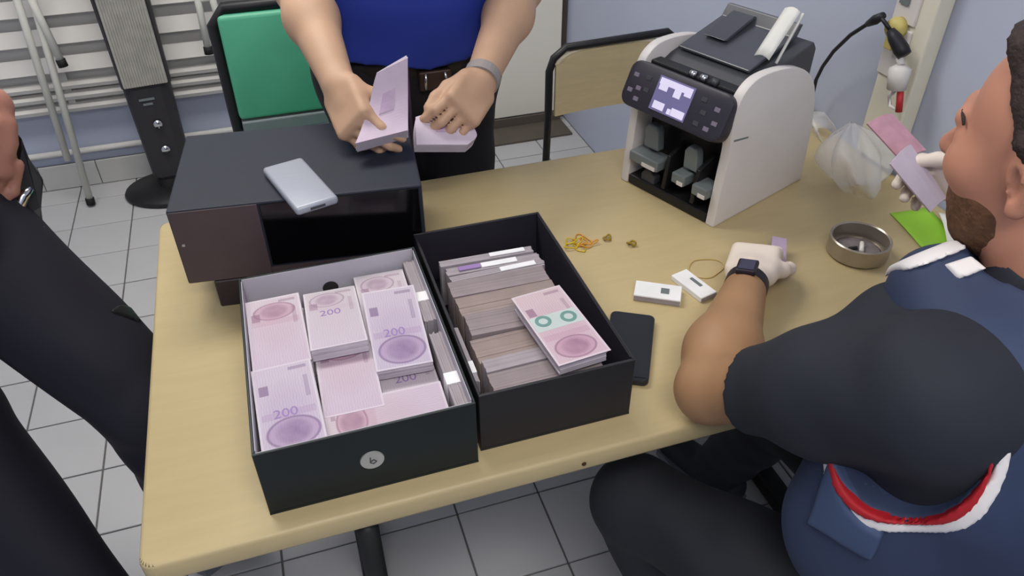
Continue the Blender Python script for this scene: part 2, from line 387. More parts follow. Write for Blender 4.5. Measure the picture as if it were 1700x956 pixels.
#@@SETTING
# ================================================================== the setting
XL, XR, YF, YB, ZC = -1.75, 1.24, -.9, 3.1, 2.68
TILE = .205; TX0, TY0 = -2.9255*TILE, 13.4998*TILE
fl = tag(MB().box(((XL+XR)/2, (YF+YB)/2, -.045), ((XR-XL)/2+.1, (YB-YF)/2+.1, .04)).build('floor', 'grout'), 'floor of pale grey square tiles with dark joints', kind='structure')
tmesh = MB().box((0, 0, -.006), (TILE/2-.0022, TILE/2-.0022, .006), bev=.0012, seg=1).mesh('tile'); tmesh.materials.append(M['tile'])
for i in range(-8, 12):
    for j in range(-4, 22):
        x0, x1 = max(XL, TX0+i*TILE), min(XR, TX0+(i+1)*TILE); y1, y0 = min(YB, TY0-j*TILE), max(YF, TY0-(j+1)*TILE)
        if x1-x0 < .02 or y1-y0 < .02: continue
        if x1-x0 > TILE-.001 and y1-y0 > TILE-.001:
            o = bpy.data.objects.new('tile', tmesh); col.objects.link(o); o.parent = fl
        else:
            o = MB().box((0, 0, -.006), ((x1-x0)/2-.0022, (y1-y0)/2-.0022, .006), bev=.0012, seg=1).build('tile', 'tile', fl, local=True)
        o.location = ((x0+x1)/2, (y0+y1)/2, random.uniform(-.0006, .0006))
def wall(name, c, h, mt): return tag(MB().box(c, h).build(name, mt), kind='structure')
xm, ym = (XL+XR)/2, (YF+YB)/2
wall('wall_back', (xm, YB+.05, ZC/2), ((XR-XL)/2+.1, .05, ZC/2), 'wall')
wall('wall_right', (XR+.05, ym, ZC/2), (.05, (YB-YF)/2, ZC/2), 'wall')
wall('wall_left', (XL-.05, ym, ZC/2), (.05, (YB-YF)/2, ZC/2), 'wall')
wall('wall_front', (xm, YF-.05, ZC/2), ((XR-XL)/2+.1, .05, ZC/2), 'wall')
wall('ceiling', (xm, ym, ZC+.05), ((XR-XL)/2+.1, (YB-YF)/2+.1, .05), 'ceil')
bb_ = tag(MB().box(((XL+.78)/2, YB-.003, .051), ((.78-XL)/2, .003, .051)).build('baseboard_back', 'grout'), kind='structure')
x = XL
while x < .74:
    x1 = min(x+.205, .78); MB().box(((x+x1)/2, YB-.009, .052), ((x1-x)/2-.0015, .004, .05), bev=.0015, seg=1).build('tile', 'skirt', bb_); x = x1
# cream door in the corner, with its dark threshold and the dark joint of the corner
dr = thing('door_1', 'cream flush door beside the blue corner', None, (1.0, YB, 0)); dr['kind'] = 'structure'
MB().box((1.0, YB-.03, 1.05), (.205, .022, 1.0), bev=.003).build('door_leaf', 'door', dr)
MB().box((1.0, YB-.06, .028), (.205, .006, .02)).build('door_sweep', 'doordark', dr)
MB().box((.785, YB-.03, 1.06), (.012, .028, 1.06), bev=.003).build('door_frame', 'door', dr)
hd = MB().tube([(.83, YB-.052, 1.02), (.83, YB-.1, 1.02), (.95, YB-.1, 1.02)], .009).build('door_handle', 'chrome', dr, smooth=True)
tag(MB().box((.95, 2.965, .004), (.26, .075, .006), bev=.002, seg=1).build('trim_1', 'doordark'), 'dark brown threshold strip on the floor before the door', kind='structure')
tag(MB().box((1.228, YB-.012, 1.2), (.010, .010, 1.2)).build('trim_2', 'doordark'), kind='structure')
tag(MB().tube([(XL, YB-.016, .152), (.7, YB-.016, .156)], .012, 8).build('trim_3', 'slat', smooth=True), 'white pipe along the foot of the blue wall', kind='structure')

# white slatted panel against the back wall
sp = thing('slatted_panel', 'white slatted panel mounted low along the blue wall', 'panel', (-.5, 3.05, .3))
MB().box((-.5, YB-.012, 1.05), (1.05, .01, .73)).build('backing', 'slat', sp)
for z in (.342, .387, .428):
    MB().box((0, 0, 0), (1.05, .016, .008), Fr((-.5, 3.055, z), ay=(0, .92, .39), az=(0, -.39, .92))).build('slat', 'slat', sp)
for k in range(12):
    z = .505+.1*k
    MB().box((0, 0, 0), (1.05, .004, .028), Fr((-.5, 3.05, z), ay=(0, .9, -.43), az=(0, .43, .9))).build('slat', 'slat', sp)
for x in (-1.2, -.72, .2): MB().box((x, YB-.025, 1.05), (.012, .012, .72)).build('upright', 'slat', sp)

# white folding frames leaning on the panel
def frame(name, label, tubes, bars, base):
    t = thing(name, label, 'folding frame', base, group=None)
    for a, b, foot in tubes:
        a, b = np.array(a), np.array(b); d = b-a; e = a+d*1.5
        g = MB().tube([a, e], .0125, 10).build('tube', 'tube', t, smooth=True)
        if foot: MB().tube([a-unit(d)*.012, a+unit(d)*.014], .016, 10).build('foot_cap', 'rubber', g, smooth=True)
    for a, b in bars: MB().tube([a, b], .010, 8).build('crossbar', 'tube', t, smooth=True)
    return t
a1, b1 = atz(150, 334, .02), aty(52, -10, 2.965); a2, b2 = aty(113, 266, 2.95), aty(25, -10, 2.975)
a3, b3 = aty(103, 105, 2.93), aty(52, 0, 2.95)
frame('folding_frame', 'white tubular folding frame leaning on slatted panel, one leg on the floor', [(a1, b1, True), (a2, b2, False), (a3, b3, True)],
      [(a1+(b1-a1)*1.3, a2+(b2-a2)*1.3), (a3+(b3-a3)*.75, a1+(b1-a1)*.93)], a1)
a1, b1 = aty(346, 84, 2.95), aty(326, -10, 2.965); a2, b2 = aty(372, 60, 2.95), aty(350, -10, 2.965)
frame('folding_frame', 'white folded tube legs hanging behind the green chair', [(a1, b1, True), (a2, b2, True)], [(a1+(b1-a1)*1.3, a2+(b2-a2)*1.35), (a1+(b1-a1)*.9, a2+(b2-a2)*.9)], a1)

# tower heater
ht = thing('tower_heater', 'tall black tower heater with grey grille and two knobs', 'heater', (-.437, 2.95, 0))
fr = Fr((-.437, 2.955, 0), .10)
MB().lathe([(.001, 0), (.96, 0), (1, .012), (.97, .022), (.4, .034), (.001, .036)], (0, 0, 0), 36, Fr((-.437, 2.945, 0), ax=(.195, 0, 0), ay=(0, .145, 0))).build('base', 'black', ht, smooth=True)
def ring(z, hw, hd, n=20): return [fr(hw*math.copysign(abs(math.cos(a))**.55, math.cos(a)), hd*math.copysign(abs(math.sin(a))**.55, math.sin(a)), z) for a in np.linspace(0, 2*math.pi, n, endpoint=False)]
MB().rings([ring(.03, .055, .05), ring(.07, .06, .05), ring(.085, .074, .055), ring(.44, .082, .06)]).build('control_column', 'heaterb', ht, smooth=False)
MB().rings([ring(.44, .086, .058), ring(1.08, .098, .062), ring(1.11, .09, .05)]).build('housing', 'heaterb', ht)
g = MB()
gp = MB().box((0, -.0585, .755), (.074, .006, .305), fr, bev=.004).build('grille', 'heaterg', ht)
for k in range(17):
    MB().box((-.068+k*.0085, -.067, .755), (.0016, .003, .302), fr).build('grille_bar', 'heaterg', gp)
for z in (.305, .2):
    MB().lathe([(.001, 0), (.016, 0), (.015, .012), (.001, .014)], (0, 0, 0), 20, Fr(fr(0, -.056-.004*(z > .25), z), ax=fr.x, ay=fr.z, az=-fr.y)).build('knob', 'chrome', ht, smooth=True)
for z, w_ in ((.40, .026), (.382, .016)): MB().box((-.012, -.0605, z), (w_, .001, .004), fr).build('printed_mark', 'grey', ht)

# green chair behind the standing man
gc = thing('visitor_chair', 'green upholstered chair with black frame behind the standing person', 'chair', (.09, 2.0, 0))
fr = Fr((.088, 2.2, 0), -.01, ay=(0, .995, .1), az=(0, -.1, .995)); 
fr = Fr((.088, 2.16, 0), 0, ay=(0, .995, .1), az=(0, .1, .995))
zt, zb, hw = .875, .585, .2
MB().box((0, 0, (zt+zb)/2), (hw, .018, (zt-zb)/2), fr, bev=.012, seg=3).build('backrest', 'chairgreen', gc, smooth=True)
MB().tube([fr(-hw-.008, .01, .42), fr(-hw-.012, .01, .6), fr(-hw-.014, .008, zt-.03), fr(-hw+.02, .006, zt+.012), fr(hw-.02, .006, zt+.012), fr(hw+.014, .008, zt-.03), fr(hw+.012, .01, .6), fr(hw+.008, .01, .42)], .0165, 10).build('back_frame', 'black', gc, smooth=True)
MB().box((0, -.006, zb-.022), (hw-.004, .014, .018), fr, bev=.004).build('lower_trim', 'grey', gc)
MB().box((.088, 1.99, .445), (.205, .19, .03), bev=.02, seg=3).build('seat', 'chairgreen', gc, smooth=True)
for sx in (-1, 1):
    for y in (1.84, 2.18): MB().tube([(.088+sx*.19, y, .42), (.088+sx*.205, y+(.01 if y > 2 else -.01), .005)], .012, 8).build('leg', 'black', gc, smooth=True)
MB().box((.088, 2.0, .41), (.19, .18, .008)).build('seat_frame', 'black', gc)

# plywood school chair
pc = thing('school_chair', 'pale plywood school chair with black tube frame beside the table', 'chair', (.86, 1.68, 0))
yb = 1.86
L0, L1 = aty(913, 250, yb), aty(913, 120, yb); T0, T1 = aty(938, 79, yb), aty(1085, 58, yb+.02); R1 = aty(1117, 90, yb+.02)
lx, rx_ = L1[0]-.002, R1[0]+.01; zt = T0[2]
pts = [(lx, yb+.012, .44), (lx, yb, .62), (lx, yb, zt-.06), (lx+.012, yb, zt-.025), (lx+.045, yb, zt), (rx_-.045, yb, zt+.008), (rx_-.012, yb, zt-.02), (rx_, yb, zt-.06), (rx_, yb, .62), (rx_, yb+.012, .44)]
MB().tube(pts, .0105, 10).build('back_frame', 'black', pc, smooth=True)
zz0, zz1 = zt-.185, zt-.012
P = [[(lx+.014+(rx_-lx-.028)*u, yb-.004+.018*math.sin(math.pi*u), zz0+(zz1-zz0)*v-(.03*(abs(2*u-1)**6) if v > .9 else 0)) for v in np.linspace(0, 1, 8)] for u in np.linspace(0, 1, 16)]
bk = MB().slab(P, .010).build('backrest', 'chairply', pc, smooth=False)
q = P; MB().tube([q[i][-1] for i in range(16)], .007, 8).build('pale_edge', 'chairpale', bk, smooth=True)
MB().slab([[(lx+.01+(rx_-lx-.02)*u, 1.48+.36*v, .44+.012*math.cos(3*v)) for v in np.linspace(0, 1, 6)] for u in np.linspace(0, 1, 6)], .012).build('seat', 'chairply', pc)
for x in (lx, rx_):
    MB().tube([(x, yb+.012, .46), (x, yb+.05, .005)], .0105, 8).build('leg', 'black', pc, smooth=True)
    MB().tube([(x, 1.50, .43), (x, 1.46, .005)], .0105, 8).build('leg', 'black', pc, smooth=True)
    MB().tube([(x, yb+.014, .43), (x, 1.50, .425)], .009, 8).build('seat_rail', 'black', pc, smooth=True)

# ceiling lamp at the back, and an added fill lamp near the front wall
for n_, ((lx, ly, lz), (sx, sy), e) in enumerate(LAMPS):
    t = thing('ceiling_and_fill_lamp', ('white ceiling lamp panel above the black metal box', 'added unseen fill lamp panel nearest the front wall')[n_], 'ceiling lamp', (lx, ly, ZC))
    MB().box((lx, ly, ZC-.025), (sx/2+.03, sy/2+.03, .025), bev=.004).build('housing', 'slat', t)
    MB().box((lx, ly, ZC-.056), (sx/2, sy/2, .006)).build('diffuser', 'lamp', t)

# cable trunking with plugs on the right wall
tr = thing('cable_trunking', 'cream cable trunking with sockets running up the blue wall', 'trunking', (XR, 1.2, .74))
def tq(y, z, h=0): return (XR-h, y, z)
MB().box((XR-.02, 1.195, 1.25), (.019, .05, .5), bev=.004).build('trunk', 'trunk', tr)
MB().box((XR-.041, 1.215, 1.09), (.003, .03, .05), bev=.002).build('socket_plate', 'whitepl', tr)
MB().box((XR-.045, 1.222, 1.09), (.003, .012, .016)).build('socket_hole', 'grey', tr)
MB().box((XR-.041, 1.215, .98), (.003, .03, .05), bev=.002).build('socket_plate', 'whitepl', tr)
yp = thing('adapter_plug', 'yellowed round adapter plug in the trunking', 'plug', (XR-.045, 1.215, 1.03))
fx = Fr((XR-.044, 1.217, 1.03), ax=(0, 1, 0), ay=(0, 0, 1), az=(-1, 0, 0))
MB().lathe([(.001, 0), (.021, 0), (.021, .012), (.017, .022), (.001, .024)], (0, 0, 0), 24, fx).build('body', 'ysock', yp, smooth=True)
MB().box((-.004, -.028, .012), (.012, .012, .010), fx, bev=.003).build('grip', 'ysock', yp)
bp = thing('power_plug', 'black power plug with its cord on the trunking', 'plug', (XR-.075, 1.24, 1.0))
k1, k2 = atx(1478, 50, XR-.08), atx(1502, 92, XR-.07)
MB().tube([k1, k1+(k2-k1)*.3, k1+(k2-k1)*.75, k2], [.008, .013, .015, .013], 12).build('body', 'cable', bp, smooth=True)
c0, c1 = atx(1462, 28, XR-.08), atx(1440, 40, XR-.08)
pts = [k1, atx(1468, 36, XR-.085), c0, c1, atx(1412, 58, XR-.08), atx(1384, 85, XR-.07), atx(1366, 110, XR-.06), atx(1355, 132, XR-.05), atx(1346, 170, XR-.04), (XR-.012, 1.452, .76), (XR-.006, 1.46, .7)]
MB().tube(pts, .0042, 8).build('cord', 'cable', bp, smooth=True)
MB().tube([c0+(c1-c0)*-.2, c0+(c1-c0)*.4, c1], [.007, .010, .006], 10).build('strain_relief', 'cable', bp, smooth=True)
wp = thing('charger_plug', 'white charger plug with red tip under the black plug', 'plug', (XR-.06, 1.225, .9))
k1, k2 = atx(1496, 108, XR-.07), atx(1488, 148, XR-.07)
MB().tube([k1, k1+(k2-k1)*.15, k2], [.010, .021, .018], 14).build('body', 'whitepl', wp, smooth=True)
MB().tube([atx(1493, 96, XR-.07), k1], .007, 10).build('neck', 'whitepl', wp, smooth=True)
MB().tube([k2, atx(1476, 160, XR-.06), atx(1478, 176, XR-.065), atx(1490, 182, XR-.07)], .004, 8).build('loop', 'whitepl', wp, smooth=True)
MB().tube([atx(1495, 152, XR-.07), atx(1492, 186, XR-.07)], .0065, 8).build('tip', 'redp', wp, smooth=True)
#@@TABLE
# ================================================================== the table and what stands on it
ZT = .737
TXL, TXR, TYF, TYB = -.266, 1.225, .637, 1.437
tb = thing('table', 'long pale beech laminate table with black trestle legs', 'table', (.48, 1.04, 0))
def rr(x0, x1, y0, y1, r, n=6):
    o = []
    for cx, cy, a0 in ((x1-r, y0+r, -90), (x1-r, y1-r, 0), (x0+r, y1-r, 90), (x0+r, y0+r, 180)):
        o += [(cx+r*math.cos(math.radians(a0+90*i/n)), cy+r*math.sin(math.radians(a0+90*i/n)), 0) for i in range(n+1)]
    return o
tt = MB().prism([(x, y, ZT-.036) for x, y, _ in rr(TXL+.0, TXR, TYF, TYB, .02)], (0, 0, .036), bev=.006).build('table_top', 'laminate', tb)
for p in (tt.data.polygons): p.use_smooth = True
tt.data.set_sharp_from_angle(angle=math.radians(50))
MB().box((.48, 1.04, ZT-.056), (.52, .26, .02), bev=.004).build('apron', 'legblk', tb)
for x in (.005, .965):
    MB().box((x, 1.04, ZT-.05), (.024, .36, .014), bev=.005).build('top_bar', 'legblk', tb)
    MB().box((x, 1.04, .37), (.024, .03, .32), bev=.006).build('post', 'legblk', tb)
    for sy in (-1, 1):
        MB().tube([(x, 1.04+sy*.38, ZT-.055), (x, 1.04+sy*.355, .45), (x, 1.04+sy*.34, .3), (x, 1.04+sy*.3, .03)], [.016, .017, .019, .017], 10).build('leg', 'legblk', tb, smooth=True)
    MB().box((x, 1.04, .022), (.026, .36, .02), bev=.008).build('foot_bar', 'legblk', tb)
sc1 = atz(968, 765, ZT-.018); 
MB().lathe([(.001, 0), (.0035, 0), (.003, .0015), (.001, .0016)], (0, 0, 0), 12, Fr((sc1[0], TYF-.0005, ZT-.02), ax=(1, 0, 0), ay=(0, 0, 1), az=(0, -1, 0))).build('edge_screw', 'screw', tb)

# ---- open boxes
def open_box(name, label, x0, x1, y0, y1, h, mo, mi, th=.0035):
    t = thing(name, label, 'box', ((x0+x1)/2, (y0+y1)/2, ZT))
    xm, ym, hx, hy = (x0+x1)/2, (y0+y1)/2, (x1-x0)/2, (y1-y0)/2
    MB().box((xm, ym, ZT+.002), (hx, hy, .002)).build('bottom', mo, t)
    W = []
    for nm, c, hh in (('front_wall', (xm, y0+th/2, ZT+.004+(h-.004)/2), (hx, th/2, (h-.004)/2)), ('back_wall', (xm, y1-th/2, ZT+.004+(h-.004)/2), (hx, th/2, (h-.004)/2)),
                      ('side_wall', (x0+th/2, ym, ZT+.004+(h-.004)/2), (th/2, hy-th, (h-.004)/2)), ('side_wall', (x1-th/2, ym, ZT+.004+(h-.004)/2), (th/2, hy-th, (h-.004)/2))):
        o = MB().box(c, hh, bev=.0008, seg=1).build(nm, mo, t); W.append(o)
        s = (0, 1, 0) if 'front' in nm else (0, -1, 0) if 'back' in nm else (1, 0, 0) if c[0] < xm else (-1, 0, 0)
        c2 = [c[i]+s[i]*(th/2+.0006) for i in range(3)]; h2 = [.0005 if s[i] else hh[i]-(.0045 if i < 2 else .001) for i in range(3)]
        MB().box(c2, h2).build('lining', mi, o)
    return t, W
G0 = (-.109, .1655, .669, 1.034)
gb, gw = open_box('shoe_box', 'dark green shoe box without lid, filled with pink banknotes', *G0, .114, 'green', 'greenlin')
def disc(c, ax, ay, az, r, t, mt, parent, name, n=28): return MB().lathe([(.0001, 0), (r, 0), (r*.97, t), (.0001, t)], (0, 0, 0), n, Fr(c, ax=ax, ay=ay, az=az)).build(name, mt, parent)
q = aty(618, 763, G0[2]-.0005)
dk = disc((q[0], G0[2]-.0002, q[2]), (1, 0, 0), (0, 0, 1), (0, -1, 0), .0155, .0016, 'silver', gb, 'round_badge')
MB().tube([(q[0]-.002, G0[2]-.0022, q[2]+.006), (q[0]-.003, G0[2]-.0022, q[2]-.003), (q[0]+.001, G0[2]-.0022, q[2]-.006), (q[0]+.005, G0[2]-.0022, q[2]-.003), (q[0]+.002, G0[2]-.0022, q[2]+.001), (q[0]-.002, G0[2]-.0022, q[2]-.001)], .0008, 6).build('badge_mark', 'ink', dk)
q = aty(549, 478, G0[3]-.006); disc((q[0], G0[3]-.0052, q[2]), (1, 0, 0), (0, 0, 1), (0, -1, 0), .0125, .0006, 'hole', gb, 'finger_hole')
B0 = (.1735, .3955, .686, 1.082)
kb, kw = open_box('shoe_box', 'black card box without lid, packed with brown note bundles', *B0, .106, 'blkcard', 'blkin')

# ---- banknote bundles
NW, NL = .079, .158
def note_text(parent, s, x, y, size, rz, mt):
    cu = bpy.data.curves.new('numeral', 'FONT'); cu.body = s; cu.size = size; cu.align_x = 'CENTER'; cu.align_y = 'CENTER'; cu.extrude = .00008
    o = bpy.data.objects.new('numeral_curve', cu); col.objects.link(o)
    dg = bpy.context.evaluated_depsgraph_get(); me = bpy.data.meshes.new_from_object(o.evaluated_get(dg)); bpy.data.objects.remove(o)
    me.name = 'numeral'; me.transform(Matrix.Translation((x, y, 0)) @ Matrix.Rotation(rz, 4, 'Z')); me.materials.append(M[mt])
    return me
def bundle_meshes(th, seed, mt='paper', w_=NW, l_=NL, layers=7, jit=1):
    rnd = random.Random(seed); b = MB()
    for k in range(layers):
        dz = th/layers; o = (rnd.uniform(-.0012, .0012)*jit, rnd.uniform(-.0016, .0016)*jit) if k not in (0, layers-1) else (0, 0)
        b.box((o[0], o[1], dz*(k+.5)), (w_/2-rnd.uniform(0, .0012)*jit, l_/2-rnd.uniform(0, .0016)*jit, dz/2))
    me = b.mesh('note_stack'); me.materials.append(M[mt]); return me
def top_mesh(mt, bend=0):
    n = 9
    P = [[(-NW/2+NW*u, -NL/2+NL*v, .0006+bend*(2*v-1)**2) for u in np.linspace(0, 1, 3)] for v in np.linspace(0, 1, n)]
    me = MB().slab(P, -.0005).mesh('top_note'); me.materials.append(M[mt]); return me
STK = {s: bundle_meshes(.0295, s) for s in range(4)}
TOPS = {k: top_mesh('note_'+k) for k in 'abcd'}
NUM = None
def put(name, me, parent, loc=(0, 0, 0), rz=0):
    o = bpy.data.objects.new(name, me); col.objects.link(o); o.parent = parent; o.location = loc; o.rotation_euler = (0, 0, rz); return o
def bundle(x, y, z, rz, label, group, face='a', seed=0, th=.0295, flip=False, stack=None, tilt=(0, 0)):
    global NUM
    t = thing('banknote_bundle', label, 'banknotes', (x, y, z), rz, group); t.rotation_euler = (tilt[0], tilt[1], rz)
    s = put('note_stack', stack or STK[seed % 4], t)
    f = put('top_note', TOPS[face], t, (0, 0, th+.0002), math.pi if flip else 0)
    if face in 'ab':
        if NUM is None: NUM = note_text(None, '200', 0, 0, .021, 0, 'purple')
        put('numeral', NUM, f, (-.004, -.012 if face == 'a' else .012, .0013))
    return t
zb0 = ZT+.0045
under = 'pink banknote bundle beneath the top layer in the green box'
spots = [(-.063, .915), (-.063, .753), (.018, .915), (.018, .753), (.0995, .94), (.0995, .778)]
for lay in range(2):
    for i, (x, y) in enumerate(spots):
        bundle(x+random.uniform(-.0008, .0008), y+random.uniform(-.001, .001), zb0+lay*.0310, random.uniform(-.008, .008), under, 'lower banknote bundles in the green box', 'b', i+lay)
zt0 = zb0+2*.0310
thin = bundle_meshes(.018, 61, 'paper', NW, NL, 6)
TG = 'top banknote bundles in the green box'
bundle(-.0635, .913, zt0, .015, 'pink banknote bundle with rose blotch in the back corner of the green box', TG, 'c', 0)
bundle(-.062, .7535, zt0+.003, .03, 'pink banknote bundle with violet oval in the front corner of the green box', TG, 'a', 1, tilt=(.02, 0))
bundle(.020, .808, zt0, -.02, 'pink banknote bundle with a raised edge in the middle of the green box', TG, 'c', 0, th=.018, stack=thin)
bundle(.0185, .914, zt0+.0135, -.02, 'pale banknote bundle below the finger hole in the green box', TG, 'b', 2, th=.018, stack=thin, tilt=(-.125, 0))
bundle(.0995, .94, zt0, -.02, 'pale banknote bundle in the far back corner of the green box', TG, 'b', 1, th=.018, stack=thin)
bundle(.101, .868, zt0+.0135, -.05, 'tall pink banknote bundle with violet oval along the far side of the green box', TG, 'a', 3, th=.018, stack=thin, tilt=(.115, 0))
bundle(.0575, .7125, zt0-.0005, math.pi/2-.02, 'pink banknote bundle laid crosswise against the front wall of the green box', TG, 'c', 1, th=.018, stack=thin)
# narrow bundles on edge along the side of the green box
eg = bundle_meshes(.018, 11, 'greyedge', .09, NL, 9)
for i, y in enumerate((.76, .945)):
    t = thing('banknote_bundle', ('grey-edged bundle standing along the box wall near its front', 'grey-edged bundle standing along the box wall near its back')[i], 'banknotes', (.1608, y, zb0+.0465), 0, 'bundles on edge in the green box')
    t.rotation_euler = (0, -math.pi/2, 0)
    put('note_stack', eg, t)
    b = MB().box((0, -.02, .009), (.0462, .011, .0096)).build('paper_band', 'band', t, local=True)
# brown bundles standing on their long edge in the black box
yy = B0[2]+.008; i = 0
edm = ['brownedge', 'brownedge2', 'brownedge', 'greyedge']
rb = random.Random(5)
seq = [(.05, 'brownedge'), (.026, 'greyedge'), (.052, 'brownedge2'), (.05, 'brownedge'), (.046, 'brownedge2'), (.04, 'brownedge'), (.02, 'greyedge'), (.022, 'greyedge'), (.018, 'greyedge')]
place = ['touching the front wall', None, 'next to the pale middle bundle', 'in the middle of the row', 'behind the middle of the row', 'next to the wrapped bundles']
for i, (th, em) in enumerate(seq):
    wv = .080+rb.uniform(-.003, .004)
    me = bundle_meshes(th-.0015, 40+i, em, wv, .158, max(5, int(th/.006)), .35 if i < 6 else 1)
    x = .278+rb.uniform(-.004, .004)+(.004 if i > 3 else 0)
    t = thing('banknote_bundle', ('thick brown-edged banknote bundle in the black box, '+place[i]) if 'brown' in em else 'greyish banknote bundle in clear wrap at the back of the black box' if i > 5 else 'pale narrow banknote bundle between brown bundles in the black box', 'banknotes', (x, yy, zb0+wv/2+.0012), 0,
              'brown bundles on edge in the black box' if 'brown' in em else 'wrapped bundles on edge in the black box')
    t.rotation_euler = Matrix([[0, 1, 0], [0, 0, 1], [1, 0, 0]]).to_euler()   # long side along x, thickness along y
    t.rotation_euler = (Matrix.Rotation(rb.uniform(-.03, .03), 3, 'Z') @ Matrix([[0, 1, 0], [0, 0, 1], [1, 0, 0]])).to_euler()
    put('note_stack', me, t)
    if em == 'greyedge' and i > 5:
        MB().box((wv/2+.0006, .01 if i % 2 else .035, th/2), (.0008, .03, th*.28), bev=.0003, seg=1).build('clear_wrap_glint', 'band', t, local=True)  # white slab painted on as a highlight of the clear wrap
        if i % 2 == 1: MB().box((wv/2+.0012, -.04, th/2), (.0006, .018, th*.25)).build('lilac_print', 'purple', t, local=True)
    yy += th
# grey strapped bundle standing at the side of the black box
me = bundle_meshes(.012, 77, 'greyedge', .07, .12, 6)
t = thing('banknote_bundle', 'narrow grey bundle with white strap along the side wall of the black box', 'banknotes', (.1905, .80, zb0+.0385), 0)
t.rotation_euler = (0, -math.pi/2, 0); put('note_stack', me, t); MB().box((0, -.03, .006), (.0362, .012, .0068)).build('paper_band', 'band', t, local=True)
# the loose pink bundle lying on top
pA, pB, pC, pD = atz(868, 508, .852), atz(942, 487, .852), atz(1020, 590, .852), atz(945, 610, .852)
ctr = (pA+pB+pC+pD)/4; ang = math.atan2(*(((pA+pB)-(pC+pD))[:2])[::-1])-math.pi/2
me = bundle_meshes(.02, 91, 'paper', .072, .15, 7)
t = bundle(ctr[0]-.008, ctr[1]+.013, .8335, ang, 'pink banknote bundle with two teal rings lying on the brown bundles', None, 'd', 0, th=.02, stack=me)
tn = [c for c in t.children if c.name.startswith('top_note')][0]
MB().box((0, .008, .0011), (.036, .016, .00015)).build('teal_stripe', mat('teal_print_pale', (188, 200, 198), .7), tn, local=True)
for sx in (-1, 1): MB().lathe([(.0068, 0), (.012, 0), (.012, .0003), (.0068, .0003), (.0068, 0)], (sx*.019, .01-.002*sx, .0014), 24, caps=False).build('teal_ring', mat('teal_ring_print', (108, 148, 142), .7), tn, local=True)

# ---- dark metal box on feet
a = math.atan2(1.10-1.14, .16+.198)
FB = Fr(atz(274, 352, .93)*V(1, 1, 0), a)
bw, bd, z0, z1 = .395, .262, .79, .93
bx = thing('metal_box', 'charcoal metal box with glossy black window on block feet', 'metal box', tuple(FB(bw/2, bd/2, ZT)), a)
MB().box((bw/2, bd/2, (z0+z1)/2), (bw/2, bd/2, (z1-z0)/2), FB, bev=.003).build('casing', 'dkmetal', bx)
MB().box((.069, -.0008, (z0+z1)/2), (.0665, .0012, (z1-z0)/2-.003), FB).build('front_panel', 'brown', bx)
MB().box((.264, -.0016, (z0+z1)/2+.0085), (.125, .0014, (z1-z0)/2-.012), FB, bev=.001, seg=1).build('glass_window', 'gloss', bx)
MB().box((.264, -.0012, z0+.008), (.128, .0012, .008), FB).build('sill', 'brown', bx)
MB().box((.012, -.003, .868), (.0022, .0012, .0018), FB).build('indicator', 'silver', bx)
for fx_, fy in ((.062, .02), (.34, .02), (.062, .22), (.34, .22)): MB().box((fx_, fy, (ZT+z0)/2), (.022, .022, (z0-ZT)/2), FB, bev=.002, seg=1).build('foot', 'foot', bx)
pk = [atz(*p, .945) for p in ((438, 280), (496, 256), (560, 325), (494, 350))]
cc = sum(pk)/4; ax_ = unit((pk[2]+pk[3]-pk[0]-pk[1])/2); ay_ = unit(np.cross((0, 0, 1), ax_))
pb = thing('power_bank', 'flat silver power bank lying on the charcoal metal box', 'power bank', (cc[0], cc[1], .9305))
fp = Fr((cc[0], cc[1], .9305), ax=ax_, ay=ay_)
MB().box((0, 0, .0075), (.0775, .0345, .0072), fp, bev=.006, seg=4).build('shell', 'alu', pb, smooth=True)
MB().box((.0772, 0, .0075), (.0008, .012, .002), fp).build('port', 'dgrey', pb)

# ---- currency counting machine
c0 = atz(1030, 297, ZT); c1 = atz(1182, 378, ZT); fxv = unit(c1-c0); fyv = V(-fxv[1], fxv[0], 0)
FM = Fr(c0, ax=fxv, ay=fyv); W_ = .247
cm = thing('currency_counter', 'white and black banknote counting machine with lit display', 'counting machine', tuple(FM(W_/2, .14, 0)))
prof = [(0, .0), (.006, .10), (.012, .165), (.004, .19), (.012, .255), (.035, .28), (.07, .29), (.15, .284), (.215, .262), (.262, .215), (.285, .12), (.29, .0)]
for _ in range(2):
    q_ = [prof[0]]
    for p_, r_ in zip(prof, prof[1:]): q_ += [(p_[0]*.75+r_[0]*.25, p_[1]*.75+r_[1]*.25), (p_[0]*.25+r_[0]*.75, p_[1]*.25+r_[1]*.75)]
    prof = q_+[prof[-1]]
for x in (0, W_-.02):
    o = MB().prism([(x, y, z) for y, z in prof], (.02, 0, 0), FM, bev=.003).build('side_panel', 'whitepl', cm); smooth_by_angle(o, 35)
    MB().prism([(x-.0006 if x == 0 else x+.0196, y, z) for y, z in ((.016, .178), (.06, .172), (.06, .175), (.016, .182))], (.001, 0, 0), FM).build('seam', 'grey', o)
MB().prism([(.02, y, z) for y, z in ((.05, .008), (.06, .17), (.06, .24), (.28, .2), (.28, .008))], (W_-.04, 0, 0), FM).build('core', 'black', cm)
MB().box((W_/2, .045, .012), (W_/2-.021, .045, .010), FM, bev=.003).build('base_plate', 'black', cm)
